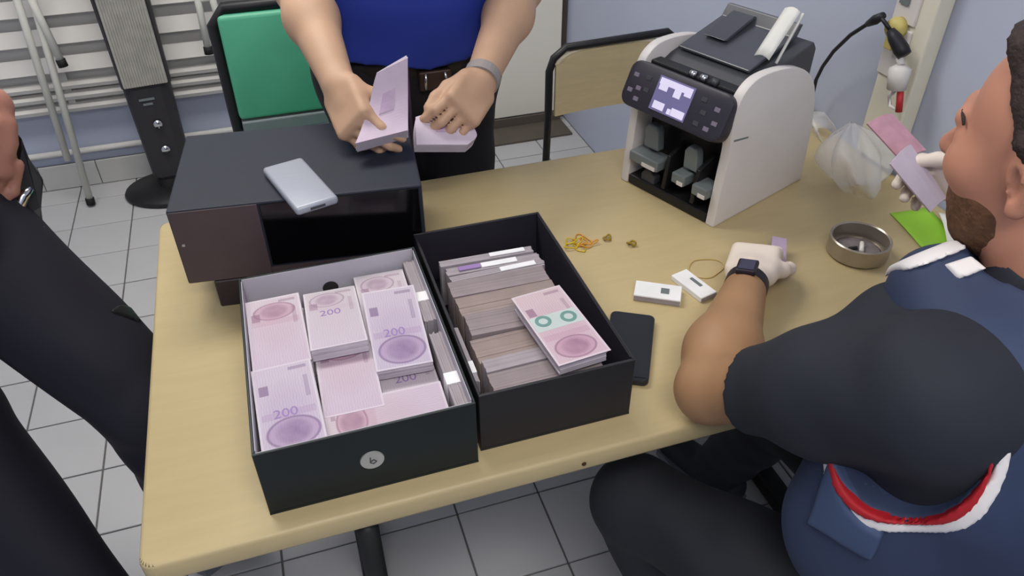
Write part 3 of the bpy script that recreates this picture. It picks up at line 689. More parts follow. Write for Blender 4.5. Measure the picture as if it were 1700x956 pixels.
# tilted control panel
dp = unit(fyv*.42+V(0, 0, .9)); npn = unit(np.cross(fxv, dp)); npn = -npn if npn@fyv > 0 else npn
CPp = Fr(FM(W_/2, -.004, .222), ax=fxv, ay=dp, az=npn)
cp = MB().prism([(x, y, -.02) for x, y, _ in rr(-.121, .121, -.044, .044, .022)], (0, 0, .03), CPp, bev=.004).build('control_panel', 'panel', cm); smooth_by_angle(cp, 40)
scn = MB().box((-.004, 0, .0106), (.042, .032, .0008), CPp).build('screen', 'screen', cm)
for x, y, a_, b_ in ((-.004, .023, .038, .006), (-.03, .012, .010, .005), (.004, .010, .008, .007), (-.026, -.021, .013, .007), (.02, -.022, .015, .007), (.0, -.024, .004, .005), (.026, .015, .008, .003)):
    MB().box((x, y, .0117), (a_, b_, .0003), CPp).build('readout', 'readout', scn)
for x, y in ((-.10, .016), (-.085, -.006), (-.103, -.014), (-.07, .018), (-.066, -.004), (-.082, -.026), (.062, .02), (.07, -.002), (.064, -.024), (.095, .012), (.1, -.012), (.088, -.026)):
    MB().box((x, y, .0106), (.006, .004, .0008), CPp, bev=.0004, seg=1).build('button', 'key' if abs(x) > .08 else 'dgrey', cm)
# front bay: rollers, stacker fingers, trays
for x, z, hx, hz, dep in ((.062, .118, .019, .026, .012), (.165, .112, .017, .024, .010)):
    MB().prism([(x-hx, dep, z-hz), (x+hx, dep, z-hz), (x+hx*.9, dep-.004, z+hz*.6), (x+hx*.55, dep-.002, z+hz), (x-hx*.55, dep-.002, z+hz), (x-hx*.9, dep-.004, z+hz*.6)], (0, .02, 0), FM, bev=.003).build('stacker_finger', 'grey', cm)
for x, hx, z in ((.064, .038, .072), (.155, .016, .07), (.208, .018, .066)):
    o = MB().box((x, .012, z), (hx, .022, .011), FM, bev=.003).build('note_tray', 'grey', cm)
    MB().box((x+hx*.4, -.0105, z-.006), (hx*.45, .001, .004), FM).build('tray_edge', 'whitepl', o)
for x in (.112, .185):
    MB().prism([(x, -.004, .03), (x, .05, .03), (x, .05, .12), (x, .004, .1)], (.009, 0, 0), FM, bev=.002).build('divider', 'black', cm)
MB().prism([(.05, .006, .008), (.085, .006, .008), (.085, .006, .035), (.075, .006, .048), (.06, .006, .048), (.05, .006, .035)], (0, .02, 0), FM, bev=.002).build('stacker_foot', 'dgrey', cm)
# hopper on top
MB().prism([(.02, y, z) for y, z in ((.055, .245), (.09, .262), (.25, .30), (.262, .285), (.26, .2), (.06, .2))], (W_-.04, 0, 0), FM, bev=.003).build('hopper', 'dgrey', cm)
MB().prism([(.03, y, z) for y, z in ((.10, .268), (.235, .30), (.25, .325), (.238, .327), (.222, .306), (.098, .274))], (W_-.08, 0, 0), FM, bev=.002).build('hopper_guide', 'smoke', cm)
MB().prism([(.055, y, z) for y, z in ((.15, .290), (.235, .318), (.225, .322), (.14, .294))], (.05, 0, 0), FM, bev=.001).build('note_guide', 'smoke', cm)
MB().box((W_/2, .045, .247), (W_/2-.022, .014, .014), FM, bev=.003).build('feed_slot', 'black', cm)
for x in (.118, .143, .168): MB().tube([FM(x, .034, .262), FM(x+.012, .034, .262)], .007, 12).build('feed_roller', 'chrome' if x < .16 else 'dgrey', cm, smooth=True)
nt_ = thing('paper_slip', 'white paper slip sticking out of the counting machine hopper', 'paper', tuple(FM(.2, .17, .29)))
P = [[FM(.185+.032*u+.006*v, .125+.06*v, .292+.075*v+.006*math.sin(3*u)) for v in np.linspace(0, 1, 6)] for u in np.linspace(0, 1, 5)]
MB().slab(P, .0012).build('sheet', 'wpaper', nt_, smooth=True)
P = [[FM(.222+.004*u, .14+.055*v, .285+.078*v) for v in np.linspace(0, 1, 4)] for u in np.linspace(0, 1, 3)]
MB().slab(P, .004).build('folded_flap', 'wpaper', nt_, smooth=True)

# ---- small things
def strip_block(name, label, corners, h):
    p = [atz(*c, ZT+h) for c in corners]; c = sum(p)/4; ax_ = unit((p[1]+p[2]-p[0]-p[3])/2); ay_ = unit(np.cross((0, 0, 1), ax_))
    hx = np.linalg.norm((p[1]+p[2]-p[0]-p[3])/2)/2; hy = abs(((p[0]+p[1]-p[2]-p[3])/2)@ay_)/2
    t = thing(name, label, 'paper bands', (c[0], c[1], ZT)); f = Fr((c[0], c[1], ZT), ax=ax_, ay=ay_)
    MB().box((0, 0, h/2), (hx, hy, h/2-.0003), f, bev=.001, seg=1).build('strips', 'band', t)
    MB().box((hx*.3, 0, h+.0002), (hx*.18, hy*.35, .0003), f).build('printed_mark', 'grey', t)
    MB().box((0, -hy-.0002, h*.45), (hx*.98, .0004, h*.35), f).build('paper_edge', 'greyedge', t)
strip_block('paper_band_pile', 'small pile of white paper bands beside the black phone', ((1056, 465), (1133, 474), (1130, 500), (1052, 488)), .013)
strip_block('paper_band_pile', 'small slanted pile of white paper bands beside the gloved hand', ((1113, 455), (1140, 447), (1190, 482), (1166, 496)), .011)
pw = [atz(*p, ZT+.012) for p in ((1016, 514), (1087, 524), (1072, 634), (1002, 622))]
c = sum(pw)/4; ay_ = unit(pw[0]+pw[1]-pw[2]-pw[3]); ax_ = unit(np.cross(ay_, (0, 0, 1))); wl = thing('mobile_phone', 'black phone lying on the table beside the black box', 'phone', (c[0], c[1], ZT))
f = Fr((c[0], c[1], ZT), ax=ax_, ay=ay_)
o = MB().prism([(x, y, .0006) for x, y, _ in rr(-.036, .036, -.079, .079, .010)], (0, 0, .011), f, bev=.002).build('shell', 'phone', wl)
MB().box((0, 0, .0121), (.031, .072, .0006), f).build('cover_panel', 'dgrey' if False else 'phone', wl)
# ashtray
ap = [atz(1374, 392, .765), atz(1477, 402, .765)]; c = (ap[0]+ap[1])/2; r = np.linalg.norm(ap[1]-ap[0])/2
at = thing('ashtray', 'round brushed steel ashtray with ash beside the green paper', 'ashtray', (c[0], c[1]-.005, ZT))
f = Fr((c[0], c[1]-.005, ZT+.0005))
MB().lathe([(.001, 0), (r*.93, 0), (r, .004), (r, .034), (r-.0025, .036), (r-.005, .034), (r-.006, .006), (.001, .005)], (0, 0, 0), 40, f).build('bowl', 'steel', at, smooth=True)
smooth_by_angle(at.children[0], 40)
MB().lathe([(.001, .0055), (r*.82, .0055), (r*.7, .009), (.001, .011)], (0, 0, 0), 24, f).build('ash', 'ash', at, smooth=True)
ct = thing('cigarette_butt', 'white cigarette butt lying in the steel ashtray', 'cigarette', tuple(f(.006, -.006, .012)))
MB().tube([f(-.004, -.014, .014), f(.012, .006, .016)], .0042, 10).build('paper_tube', 'butt', ct, smooth=True); MB().tube([f(-.018, .002, .0125), f(-.004, -.002, .014)], .0035, 8).build('burnt_end', 'hole', ct, smooth=True)
# rubber bands
def loop(px, py, rx, ry, rz, mt, label, seed, grp=None, tw=.3, th=.0012):
    c = atz(px, py, ZT); rd = random.Random(seed); ph = rd.uniform(0, 6)
    pts = []
    for a_ in np.linspace(0, 2*math.pi, 40, endpoint=False):
        x = rx*math.cos(a_)*(1+tw*math.sin(2*a_+ph)); y = ry*math.sin(a_)*(1+tw*math.sin(3*a_+ph))
        pts.append((c[0]+x*math.cos(rz)-y*math.sin(rz), c[1]+x*math.sin(rz)+y*math.cos(rz), ZT+th+.0006+.002*(1+math.sin(2*a_+ph))*(seed % 4)*.5))
    tag(MB().tube(pts, th, 6, closed=True).build('rubber_band', mt, None, smooth=True, origin=(c[0], c[1], ZT)), label, 'rubber band', grp)
tang = {'yband': 'yellow rubber band in the tangled heap beside the black box', 'oband': 'orange rubber band in the tangled heap beside the black box'}
for i, (px, py, a_, b_, r_, mt_) in enumerate(((952, 408, .018, .009, .4, 'yband'), (962, 400, .016, .012, 1.2, 'oband'), (972, 402, .014, .010, 2.2, 'oband'), (948, 404, .013, .008, 2.8, 'yband'), (978, 408, .015, .006, .2, 'oband'), (962, 412, .012, .008, 1.8, 'yband'))):
    loop(px, py, a_, b_, r_, mt_, tang[mt_], 3+i, 'yellow bands of the heap' if mt_ == 'yband' else 'orange bands of the heap')
loop(1008, 397, .0075, .006, .6, 'dband', 'olive rubber band lying alone beside the tangled heap', 21, th=.0018)
loop(1048, 408, .008, .0045, 2.4, 'dband', 'olive rubber band lying alone towards the counting machine', 23, th=.002)
loop(1172, 446, .034, .026, .4, 'tanband', 'thin tan rubber band loop beside the gloved hand', 12, tw=.1, th=.0009)
# green and white papers by the wall
def sheet(name, label, pts, mt, h0, curl, cat='paper'):
    A, B, C_, D = [atz(*p, ZT+.004) for p in pts]
    P = [[(A*(1-u)*(1-v)+B*u*(1-v)+C_*u*v+D*(1-u)*v)*V(1, 1, 0)+V(0, 0, ZT+h0+curl*(u*u)+curl*.5*math.sin(3*v)) for v in np.linspace(0, 1, 8)] for u in np.linspace(0, 1, 8)]
    c = P[4][4]; tag(MB().slab(P, .0006).build(name, mt, None, smooth=True, origin=(c[0], c[1], ZT)), label, cat)
sheet('paper_sheet', 'bright green paper lying on the table by the steel ashtray', ((1478, 352), (1540, 345), (1600, 412), (1535, 415)), 'gpaper', .002, .004)
sheet('paper_sheet', 'creased white paper beside the green paper', ((1556, 358), (1622, 372), (1650, 420), (1570, 412)), 'wpaper', .012, .012)
# plastic bag: a crumpled film
rd = np.random.RandomState(4)
bc = atz(1418, 322, ZT)
def bagp(u, v):
    a_ = 2*math.pi*u; rr_ = .075*math.sin(math.pi*(.12+.86*v))*(1+.28*math.sin(3*a_+4*v)+.14*math.sin(7*a_-5*v))
    return (bc[0]+.01+.85*rr_*math.cos(a_)-.02*v, bc[1]+.8*rr_*math.sin(a_)+.05*v, ZT+.003+.135*v+.012*math.sin(5*a_+3*v)*math.sin(math.pi*v))
bgm = MB().rings([[bagp(u, v) for u in np.linspace(0, 1, 40, endpoint=False)] for v in np.linspace(0.02, 1, 22)], caps=False)
bg = thing('plastic_bag', 'crumpled clear plastic bag standing on the table by the wall', 'plastic bag', (bc[0], bc[1], ZT))
bgm.build('film', 'bag', bg, smooth=True)
lp = [atx(1364, 232, 1.16), atx(1350, 215, 1.17), atx(1352, 198, 1.18), atx(1375, 200, 1.18), atx(1392, 222, 1.17), atx(1402, 245, 1.15)]
P = [[np.array(p)+V(0, w_*.02, w_*.012) for w_ in np.linspace(-1, 1, 4)] for p in lp]
MB().slab(P, .0006).build('handle', 'bag', bg, smooth=True)
#@@PEOPLE
# ================================================================== people
def hand(w_, d, t, n, curl, thumb=(.5, .6, -.25), thumb_bend=.5, s=1.0, spread=.10):
    """w_: wrist, d: wrist->knuckles, t: towards the thumb side, n: out of the back of the hand; curl: per finger three bend angles"""
    d, t = unit(d), unit(t); n = unit(n); P = []
    axs = np.array([t, d, n])
    P.append(cone(w_, w_+d*.035*s, .026*s, .024*s, .02, flat=(n, .68)))
    P.append(rbox(w_+d*.056*s, (.030*s, .034*s, .004*s), axs, .011*s, .016))
    P.append(cone(w_+d*.02*s+t*.02*s-n*.004, w_+d*.05*s+t*.03*s-n*.006, .016*s, .013*s, .012))
    for i, (ln, off) in enumerate(((.92, .029), (1.0, .0098), (.94, -.0098), (.76, -.0285))):
        b = w_+d*(.088-.004*abs(i-1))*s+t*off*s; dr = unit(d+t*spread*(1.5-i)*.6); r = (.0092, .0094, .009, .008)[i]*s
        for j, (l, c) in enumerate(zip((.044, .027, .021), curl[i])):
            ca, sa = math.cos(c), math.sin(c); up = unit(n-(n@dr)*dr) if j == 0 else up2
            dr2 = dr*ca-up*sa; up2 = up*ca+dr*sa; e = b+dr2*l*ln*s
            P.append(cone(b, e, r*(1-.07*j), r*(.93-.07*j), .004)); b, dr = e, dr2
    b = w_+d*.026*s+t*.026*s; dr = unit(t*thumb[0]+d*thumb[1]+n*thumb[2])
    for j, (l, r) in enumerate(((.04, .0125), (.032, .0105), (.024, .0095))):
        e = b+dr*l*s; P.append(cone(b, e, r*s, r*.9*s, .008)); b = e
        dr = unit(dr+(d*.6-t*.6-n*.3)*thumb_bend)
    return P
def nails(body, w_, d, t, n, curl, s=1.0, spread=.10):
    pass
def head(h, F, L, U, detail=True):
    ax = np.array([F, L, U]); at = lambda f, l, u: h+F*f+L*l+U*u
    P = [ell(at(-.008, 0, .03), (.098, .077, .092), ax, .02), ell(at(.036, 0, -.055), (.056, .056, .07), ax, .05), ell(at(.062, 0, -.098), (.024, .028, .02), ax, .03),
         cone(at(.088, 0, .012), at(.118, 0, -.026), .009, .0135, .012), ell(at(.102, .011, -.03), (.012, .009, .009), ax, .008), ell(at(.102, -.011, -.03), (.012, .009, .009), ax, .008),
         cone(at(.088, -.032, .022), at(.094, 0, .026), .010, .011, .014), cone(at(.088, .032, .022), at(.094, 0, .026), .010, .011, .014)]
    for s in (-1, 1):
        P += [ell(at(.062, s*.04, -.022), (.03, .024, .024), ax, .03), ell(at(.078, s*.033, .004), (.014, .017, .011), ax, .004),
              ell(at(-.012, s*.077, -.006), (.018, .008, .032), ax, .01), ell(at(-.004, s*.081, -.008), (.008, .005, .018), ax, .001, 's'), ell(at(-.006, s*.077, -.036), (.008, .006, .008), ax, .008)]
    P += [cone(at(.088, -.02, -.058), at(.088, .02, -.058), .0065, .0065, .008), cone(at(.096, -.008, -.056), at(.096, .008, -.056), .0055, .0055, .008), cone(at(.093, -.012, -.069), at(.093, .012, -.069), .007, .007, .008)]
    return P
def hair_prims(h, F, L, U):
    ax = np.array([F, L, U]); at = lambda f, l, u: h+F*f+L*l+U*u
    P = [ell(at(-.014, 0, .034), (.103, .083, .094), ax, .01), ell(at(.03, 0, .105), (.055, .055, .022), ax, .03), cone(at(.006, .079, -.004), at(.0, .076, .03), .006, .012, .01), cone(at(.006, -.079, -.004), at(.0, -.076, .03), .006, .012, .01)]
    P += [half(at(.022, 0, .062), F*.82-U*.52), half(at(.01, 0, -.03), F*.55-U*.84)]
    return P
def beard_prims(h, F, L, U):
    ax = np.array([F, L, U]); at = lambda f, l, u: h+F*f+L*l+U*u
    P = [ell(at(.037, 0, -.058), (.064, .0655, .077), ax, .02), ell(at(.062, 0, -.100), (.029, .033, .024), ax, .03), cone(at(.098, -.022, -.047), at(.098, .022, -.047), .008, .008, .01)]
    P += [half(at(.03, 0, -.022), F*.25+U*.96), half(at(-.014, 0, -.06), -F), ell(at(.10, 0, -.058), (.024, .017, .0052), ax, .001, 's')]
    return P
def face_parts(t, h, F, L, U):
    at = lambda f, l, u: h+F*f+L*l+U*u
    for s in (-1, 1):
        e = MB().lathe([(.0001, -.001), (.0085, 0), (.006, .004), (.0001, .006)], (0, 0, 0), 14, Fr(at(.0855, s*.033, .004), ax=L, ay=U*.55, az=F)).build('eye', 'eyew', t, smooth=True)
        MB().lathe([(.0001, 0), (.0042, 0), (.0001, .002)], (0, 0, 0), 12, Fr(at(.0905, s*.033, .004), ax=L, ay=U*.9, az=F)).build('iris', 'eyed', e, smooth=True)
        MB().tube([at(.077, s*.05, .022), at(.089, s*.036, .029), at(.0965, s*.016, .027)], [.0015, .0026, .0022], 8).build('eyebrow', 'hair', t, smooth=True)
    MB().tube([at(.09, .02, -.061), at(.1, 0, -.060), at(.09, -.02, -.061)], [.002, .0048, .002], 8).build('lips', 'lip', t, smooth=True)
def legs(hipL, kneeL, ankL, hipR, kneeR, ankR, g=0, rs=(.088, .062, .05, .04)):
    return [cone(hipL, kneeL, rs[0]+g, rs[1]+g, .03), cone(kneeL, ankL, rs[1]+g, rs[3]+g*1.4, .02), cone(hipR, kneeR, rs[0]+g, rs[1]+g, .03), cone(kneeR, ankR, rs[1]+g, rs[3]+g*1.4, .02)]
def shoe(t, ank, d, mt='shoe'):
    d = unit(d*V(1, 1, 0)); s = np.cross((0, 0, 1), d); a = np.array([ank[0], ank[1], 0.]); ax = np.array([d, s, V(0, 0, 1)])
    o = skin_obj('shoe', [cone(a+V(0, 0, .05)-d*.03, a+V(0, 0, .045)+d*.14, .045, .036, .02), cone(a+V(0, 0, .06), a+V(0, 0, .12), .048, .05, .02), half(a+V(0, 0, .018), (0, 0, -1))], .006, mt, t)
    MB().prism([tuple(a+d*x+s*y+V(0, 0, .003)) for x, y in ((-.07, -.03), (-.078, 0), (-.07, .03), (.0, .036), (.1, .042), (.165, .028), (.18, 0), (.165, -.028), (.1, -.042), (.0, -.036))], (0, 0, .018)).build('sole', 'sole', o)

# ---------------------------------------------------------------- standing person in blue
UP = V(0, 0, 1)
bm_ = thing('person', 'standing person in blue shirt and black trousers counting banknotes over the table', 'person', (.29, 1.63, 0))
pc_ = V(.29, 1.635, .93); F = V(0, -1, 0); L = V(1, 0, 0)
hc_ = V(.30, 1.56, 1.64); hF = unit((0, -.85, -.5)); hL = V(1, 0, 0); hU = np.cross(hF, hL); hU = hU if hU[2] > 0 else -hU
sR, eR, wR = V(.105, 1.66, 1.37), aty(495, -24, 1.57), aty(562, 140, 1.315)
sL, eL, wL = V(.485, 1.66, 1.37), aty(866, -25, 1.57), aty(797, 136, 1.315)
curlR = ((.5, .55, .3), (.55, .6, .35), (.6, .65, .35), (.7, .7, .4)); curlL = ((.55, .75, .4), (.6, .8, .45), (.65, .85, .45), (.7, .9, .5))
palmR = aty(590, 205, 1.235); palmL = aty(757, 196, 1.225)
dR = unit(palmR-wR); dL = unit(palmL-wL)
def orth(v, d): v = np.array(v, float); return unit(v-(v@d)*d)
tR = orth((.45, .35, .9), dR); nR = orth(np.cross(tR, dR), dR); nR = nR if nR[0] < 0 else -nR
tL = orth((-.7, -.1, .5), dL); nL = orth(np.cross(tL, dL), dL); nL = nL if nL[2]+.6*nL[0] > 0 else -nL
body = [cone(pc_+V(-.06, 0, 0), pc_+V(.06, 0, 0), .13, .13, .05, flat=(V(0, 1, 0), .85)), cone(pc_, pc_+V(0, -.005, .2), .135, .14, .06, flat=(V(0, 1, 0), .8)), cone(pc_+V(-.05, .02, .38), pc_+V(.05, .02, .38), .13, .13, .06, flat=(V(0, 1, 0), .8)), cone(pc_+V(0, 0, .2), pc_+V(0, .01, .36), .14, .15, .06, flat=(V(0, 1, 0), .8)),
        cone((.295, 1.65, 1.4), hc_-hU*.05-hF*.02, .06, .055, .03)]
hL1, hR1 = V(.375, 1.64, .88), V(.205, 1.64, .88); kL, kR, aL, aR = V(.39, 1.62, .5), V(.19, 1.62, .5), V(.40, 1.66, .09), V(.18, 1.66, .09)
body += legs(hL1, kL, aL, hR1, kR, aR)
body += [cone(sR, eR, .052, .043, .04), cone(eR, eR+(wR-eR)*.35, .043, .046, .03), cone(eR+(wR-eR)*.35, wR, .046, .029, .03), cone(sL, eL, .052, .043, .04), cone(eL, eL+(wL-eL)*.35, .043, .046, .03), cone(eL+(wL-eL)*.35, wL, .046, .029, .03)]
body += hand(wR, dR, tR, nR, curlR, (.35, .6, -.6), .25, 1.0) + hand(wL, dL, tL, nL, curlL, (.35, .8, -.3), .4, 1.0) + head(hc_, hF, hL, hU)
skin_obj('body', body, .0042, 'skin', bm_)
skin_obj('hair', hair_prims(hc_, hF, hL, hU), .005, 'hair', bm_); face_parts(bm_, hc_, hF, hL, hU)
shirt = [cone(pc_+V(-.075, 0, .0), pc_+V(.075, 0, .0), .130, .130, .05, flat=(V(0, 1, 0), .98)), cone(pc_+V(-.03, -.01, .12), pc_+V(.03, -.01, .12), .165, .165, .07, flat=(V(0, 1, 0), .88)), cone(pc_+V(-.05, .015, .37), pc_+V(.05, .015, .37), .155, .155, .08, flat=(V(0, 1, 0), .82)), cone(pc_+V(0, 0, .2), pc_+V(0, .01, .36), .165, .17, .08, flat=(V(0, 1, 0), .84)),
         cone(sR+V(.02, 0, .01), sR+(eR-sR)*.62, .07, .066, .05), cone(sL+V(-.02, 0, .01), sL+(eL-sL)*.62, .07, .066, .05),
         cone((.295, 1.65, 1.38), (.295, 1.63, 1.47), .08, .07, .03), half(pc_+V(.015, 0, .012), (.22, -.06, -1)), half(pc_+V(.015, 0, .012), (-.22, -.06, -1)), ell(hc_-hU*.10-hF*.02, (.066, .066, .05), None, .001, 's')]
skin_obj('shirt', shirt, .006, 'shirt', bm_, wrinkle=.0034, wfreq=20)
trs = [cone(pc_+V(-.07, 0, -.02), pc_+V(.07, 0, -.02), .140, .140, .04, flat=(V(0, 1, 0), .88)), cone(pc_+V(-.05, 0, .03), pc_+V(.05, 0, .03), .138, .138, .03, flat=(V(0, 1, 0), .9))] + legs(hL1, kL, aL, hR1, kR, aR, .018) + [half(pc_+V(0, 0, .04), (0, 0, 1)), half((0, 0, .06), (0, 0, -1))]
skin_obj('trousers', trs, .006, 'trous', bm_, wrinkle=.002, wfreq=30)
bl = skin_obj('belt', [cone(pc_+V(-.055, 0, .022), pc_+V(.055, 0, .022), .142, .142, .01, flat=(V(0, 1, 0), .91)), half(pc_+V(0, 0, .04), (0, 0, 1)), half(pc_+V(0, 0, .0), (0, 0, -1))], .005, 'belt', bm_)
q = aty(722, 128, 1.498)
bk_ = MB().box((q[0], 1.497, q[2]-.005), (.034, .006, .021), bev=.004).build('buckle', 'buckle', bl)
for s in (-1, 1): MB().tube([(q[0]+s*.02, 1.490, q[2]+.012), (q[0]+s*.022, 1.489, q[2]-.020)], .003, 8).build('buckle_bar', 'chrome', bl, smooth=True)
shoe(bm_, aL, F); shoe(bm_, aR, F)
wd = unit(wL-eL); c = wL-wd*.012; ux = orth(V(1, 0, .2), wd); uy = np.cross(wd, ux)
MB().lathe([(.030, -.011), (.0345, -.011), (.0345, .011), (.030, .011), (.030, -.011)], (0, 0, 0), 28, Fr(c, ax=ux, ay=uy, az=wd)).build('wrist_band', 'greyband', bm_, smooth=False)
# lanyard between the hands
pts = [aty(676, 112, 1.47), aty(679, 160, 1.44), aty(682, 200, 1.42), aty(684, 250, 1.41), aty(680, 290, 1.41)]
MB().tube(pts, .0032, 8).build('lanyard', 'cord', bm_, smooth=True)

# notes in the standing person's hands
def bent(name, label, cols, th, mt_face, layers=5):
    """stack of sheets following a bent profile; cols: list of (left point, right point) along the length"""
    c = (cols[0][0]+cols[0][1])/2; t = thing(name, label, 'banknotes', tuple(c))
    A = np.array([x[0] for x in cols]); B = np.array([x[1] for x in cols])
    k = 24; s = np.linspace(0, len(cols)-1, k)
    def smp(Q):
        q = np.array([[np.interp(v, range(len(Q)), Q[:, i]) for i in range(3)] for v in s])
        for _ in range(6): q[1:-1] = (q[:-2]+2*q[1:-1]+q[2:])/4
        return q
    A, B = smp(A), smp(B)
    P = np.array([[A[i]*(1-u)+B[i]*u for u in np.linspace(0, 1, 4)] for i in range(k)])
    nn = np.cross(np.gradient(P, axis=0), np.gradient(P, axis=1)); nn /= np.linalg.norm(nn, axis=2, keepdims=True)
    if nn[0, 0, 2] > 0: nn = -nn
    for l in range(layers):
        off = random.uniform(-.0015, .0015); f_ = th/layers
        MB().slab(P+nn*(l*f_)+(P[:, -1:]-P[:, :1])*off*8, f_*.92*(1 if True else 1)).build('note_sheaf', mt_face if l == 0 else 'paper', t, smooth=False)
    MB().slab(P[10:17, 1:3]-nn[10:17, 1:3]*.0012, .0008).build('printed_vignette', 'vignette', t)
    return t
M['vignette'] = mat('note_print_lilac', (184, 160, 186), .7, var=.12, scale=60); M['noteflat'] = mat('note_pink', (202, 184, 202), .7, var=.05, scale=30); M['noteflat2'] = mat('note_pale', (206, 192, 208), .7, var=.05, scale=30)
cols = [(aty(590, 238, 1.185), aty(677, 216, 1.19)), (aty(597, 222, 1.20), aty(677, 200, 1.205)), (aty(603, 205, 1.215), aty(677, 178, 1.22)), (aty(612, 178, 1.232), aty(677, 150, 1.235)), (aty(619, 150, 1.242), aty(677, 122, 1.245)), (aty(626, 121, 1.25), aty(677, 96, 1.25))]
bent('held_banknotes', 'bent sheaf of pink notes held upright by the person in blue', cols, .026, 'noteflat', 6)
cols = [(aty(691, 240, 1.205), aty(776, 240, 1.21)), (aty(690, 224, 1.225), aty(794, 226, 1.23)), (aty(689, 208, 1.245), aty(784, 206, 1.245)), (aty(690, 194, 1.262), aty(757, 174, 1.272))]
bent('held_banknotes', 'folded sheaf of pale notes held flat by the person in blue', cols, .02, 'noteflat2', 5)

# ---------------------------------------------------------------- seated person at the table
sm = thing('person', 'seated bearded person in charcoal tee and navy vest with gloves', 'person', (.76, .36, 0))
az_ = math.radians(112); F = V(math.cos(az_), math.sin(az_), 0); L = V(-F[1], F[0], 0)
haz, hp, hr = math.radians(100), math.radians(8), math.radians(-4)
hF = V(math.cos(haz)*math.cos(hp), math.sin(haz)*math.cos(hp), -math.sin(hp)); l0 = V(-math.sin(haz), math.cos(haz), 0); u0 = np.cross(hF, l0); hL = l0*math.cos(hr)+u0*math.sin(hr); hU = np.cross(hF, hL)
hc_ = V(.7206, .479, 1.206)
pel = V(.765, .345, .535); nb = V(.735, .435, 1.06)
sL, eL, wL = V(.570, .402, .995), V(.494, .645, .795), atz(1243, 462, .795)
sR, eR, wR = V(.895, .50, .985), V(1.085, .565, .80), atd(1662, 312, 1.2)
handL_d = unit(atz(1262, 398, .785)-wL); tLh = orth((.75, -.4, .15), handL_d); nLh = orth((-.25, -.1, 1), handL_d)
curl = ((.35, .5, .3), (.4, .55, .3), (.45, .6, .35), (.5, .65, .4))
gr = atd(1565, 292, 1.265); handR_d = unit(gr-wR); tRh = orth((-.1, .2, 1), handR_d); nRh = orth((.7, .5, .1), handR_d)
curlr = ((.5, .7, .4), (.55, .75, .4), (.6, .8, .45), (.6, .85, .5))
hipL, hipR = pel+L*.095, pel-L*.095
kneL, ankL = V(.437, .70, .505), V(.555, .60, .09); kneR, ankR = V(.79, .80, .50), V(.84, 1.0, .09)
torso = [cone(pel+L*.06, pel-L*.06, .135, .135, .05), cone(pel, nb-V(0, 0, .22), .14, .145, .06, flat=(F, .8)), cone(nb-V(0, 0, .15)+L*.05, nb-V(0, 0, .15)-L*.05, .125, .125, .06, flat=(F, .85)), cone(nb-V(0, 0, .06)+L*.1, nb-V(0, 0, .06)-L*.1, .06, .06, .05)]
neck = [cone(nb-V(0, 0, .02), hc_-hU*.06-hF*.025, .06, .056, .03)]
body = torso+neck+legs(hipL, kneL, ankL, hipR, kneR, ankR)
for s_, e_, w_ in ((sL, eL, wL), (sR, eR, wR)):
    body += [cone(s_, e_, .055, .044, .04), cone(e_, e_+(w_-e_)*.3, .046, .052, .02), cone(e_+(w_-e_)*.3, w_, .052, .03, .03)]
HL = hand(wL, handL_d, tLh, nLh, curl, (.5, .7, -.3), .4, .98); HR = hand(wR, handR_d, tRh, nRh, curlr, (.3, .9, -.3), .4, .98)
body += HL+HR+head(hc_, hF, hL, hU)
bo = skin_obj('body', body, .0042, 'skin2', sm); bo.data.materials.append(M['face'])
pc0 = np.empty(len(bo.data.polygons)*3); bo.data.polygons.foreach_get('center', pc0); pc0 = pc0.reshape(-1, 3)+np.array(sm.location)
bo.data.polygons.foreach_set('material_index', (np.linalg.norm(pc0-(hc_-hU*.03), axis=1) < .17).astype(np.int32))
wdl = unit(wL-eL); wdr = unit(wR-eR)
for hp_, w_, wd in ((HL, wL, wdl), (HR, wR, wdr)):
    skin_obj('glove', [cone(w_-wd*.012, w_+wd*.01, .030, .028, .015)]+hp_, .0032, 'glove', sm, grow=.0016)
skin_obj('hair', hair_prims(hc_, hF, hL, hU), .0045, 'hair', sm, wrinkle=.0005, wfreq=160); skin_obj('beard', beard_prims(hc_, hF, hL, hU), .004, 'beard', sm, wrinkle=.0008, wfreq=180); face_parts(sm, hc_, hF, hL, hU)
tee = [cone(pel+L*.06, pel-L*.06, .145, .145, .05), cone(pel, nb-V(0, 0, .22), .15, .16, .06, flat=(F, .82)), cone(nb-V(0, 0, .15)+L*.06, nb-V(0, 0, .15)-L*.06, .135, .135, .06, flat=(F, .88)), cone(nb-V(0, 0, .06)+L*.11, nb-V(0, 0, .065)-L*.11, .07, .07, .05), cone(nb-V(0, 0, .05), nb+V(0, 0, .02), .075, .068, .03)]
for s_, e_ in ((sL, eL), (sR, eR)):
    d = unit(e_-s_); tee += [cone(s_, s_+(e_-s_)*.4, .084, .073, .035), cone(s_+(e_-s_)*.4, s_+(e_-s_)*.70, .073, .057, .03)]
tee += [ell(atd(1492, 540, .89), (.052, .052, .052), None, .05)]
tee += [ell(nb+V(0, 0, .06), (.07, .07, .05), None, .001, 's')]
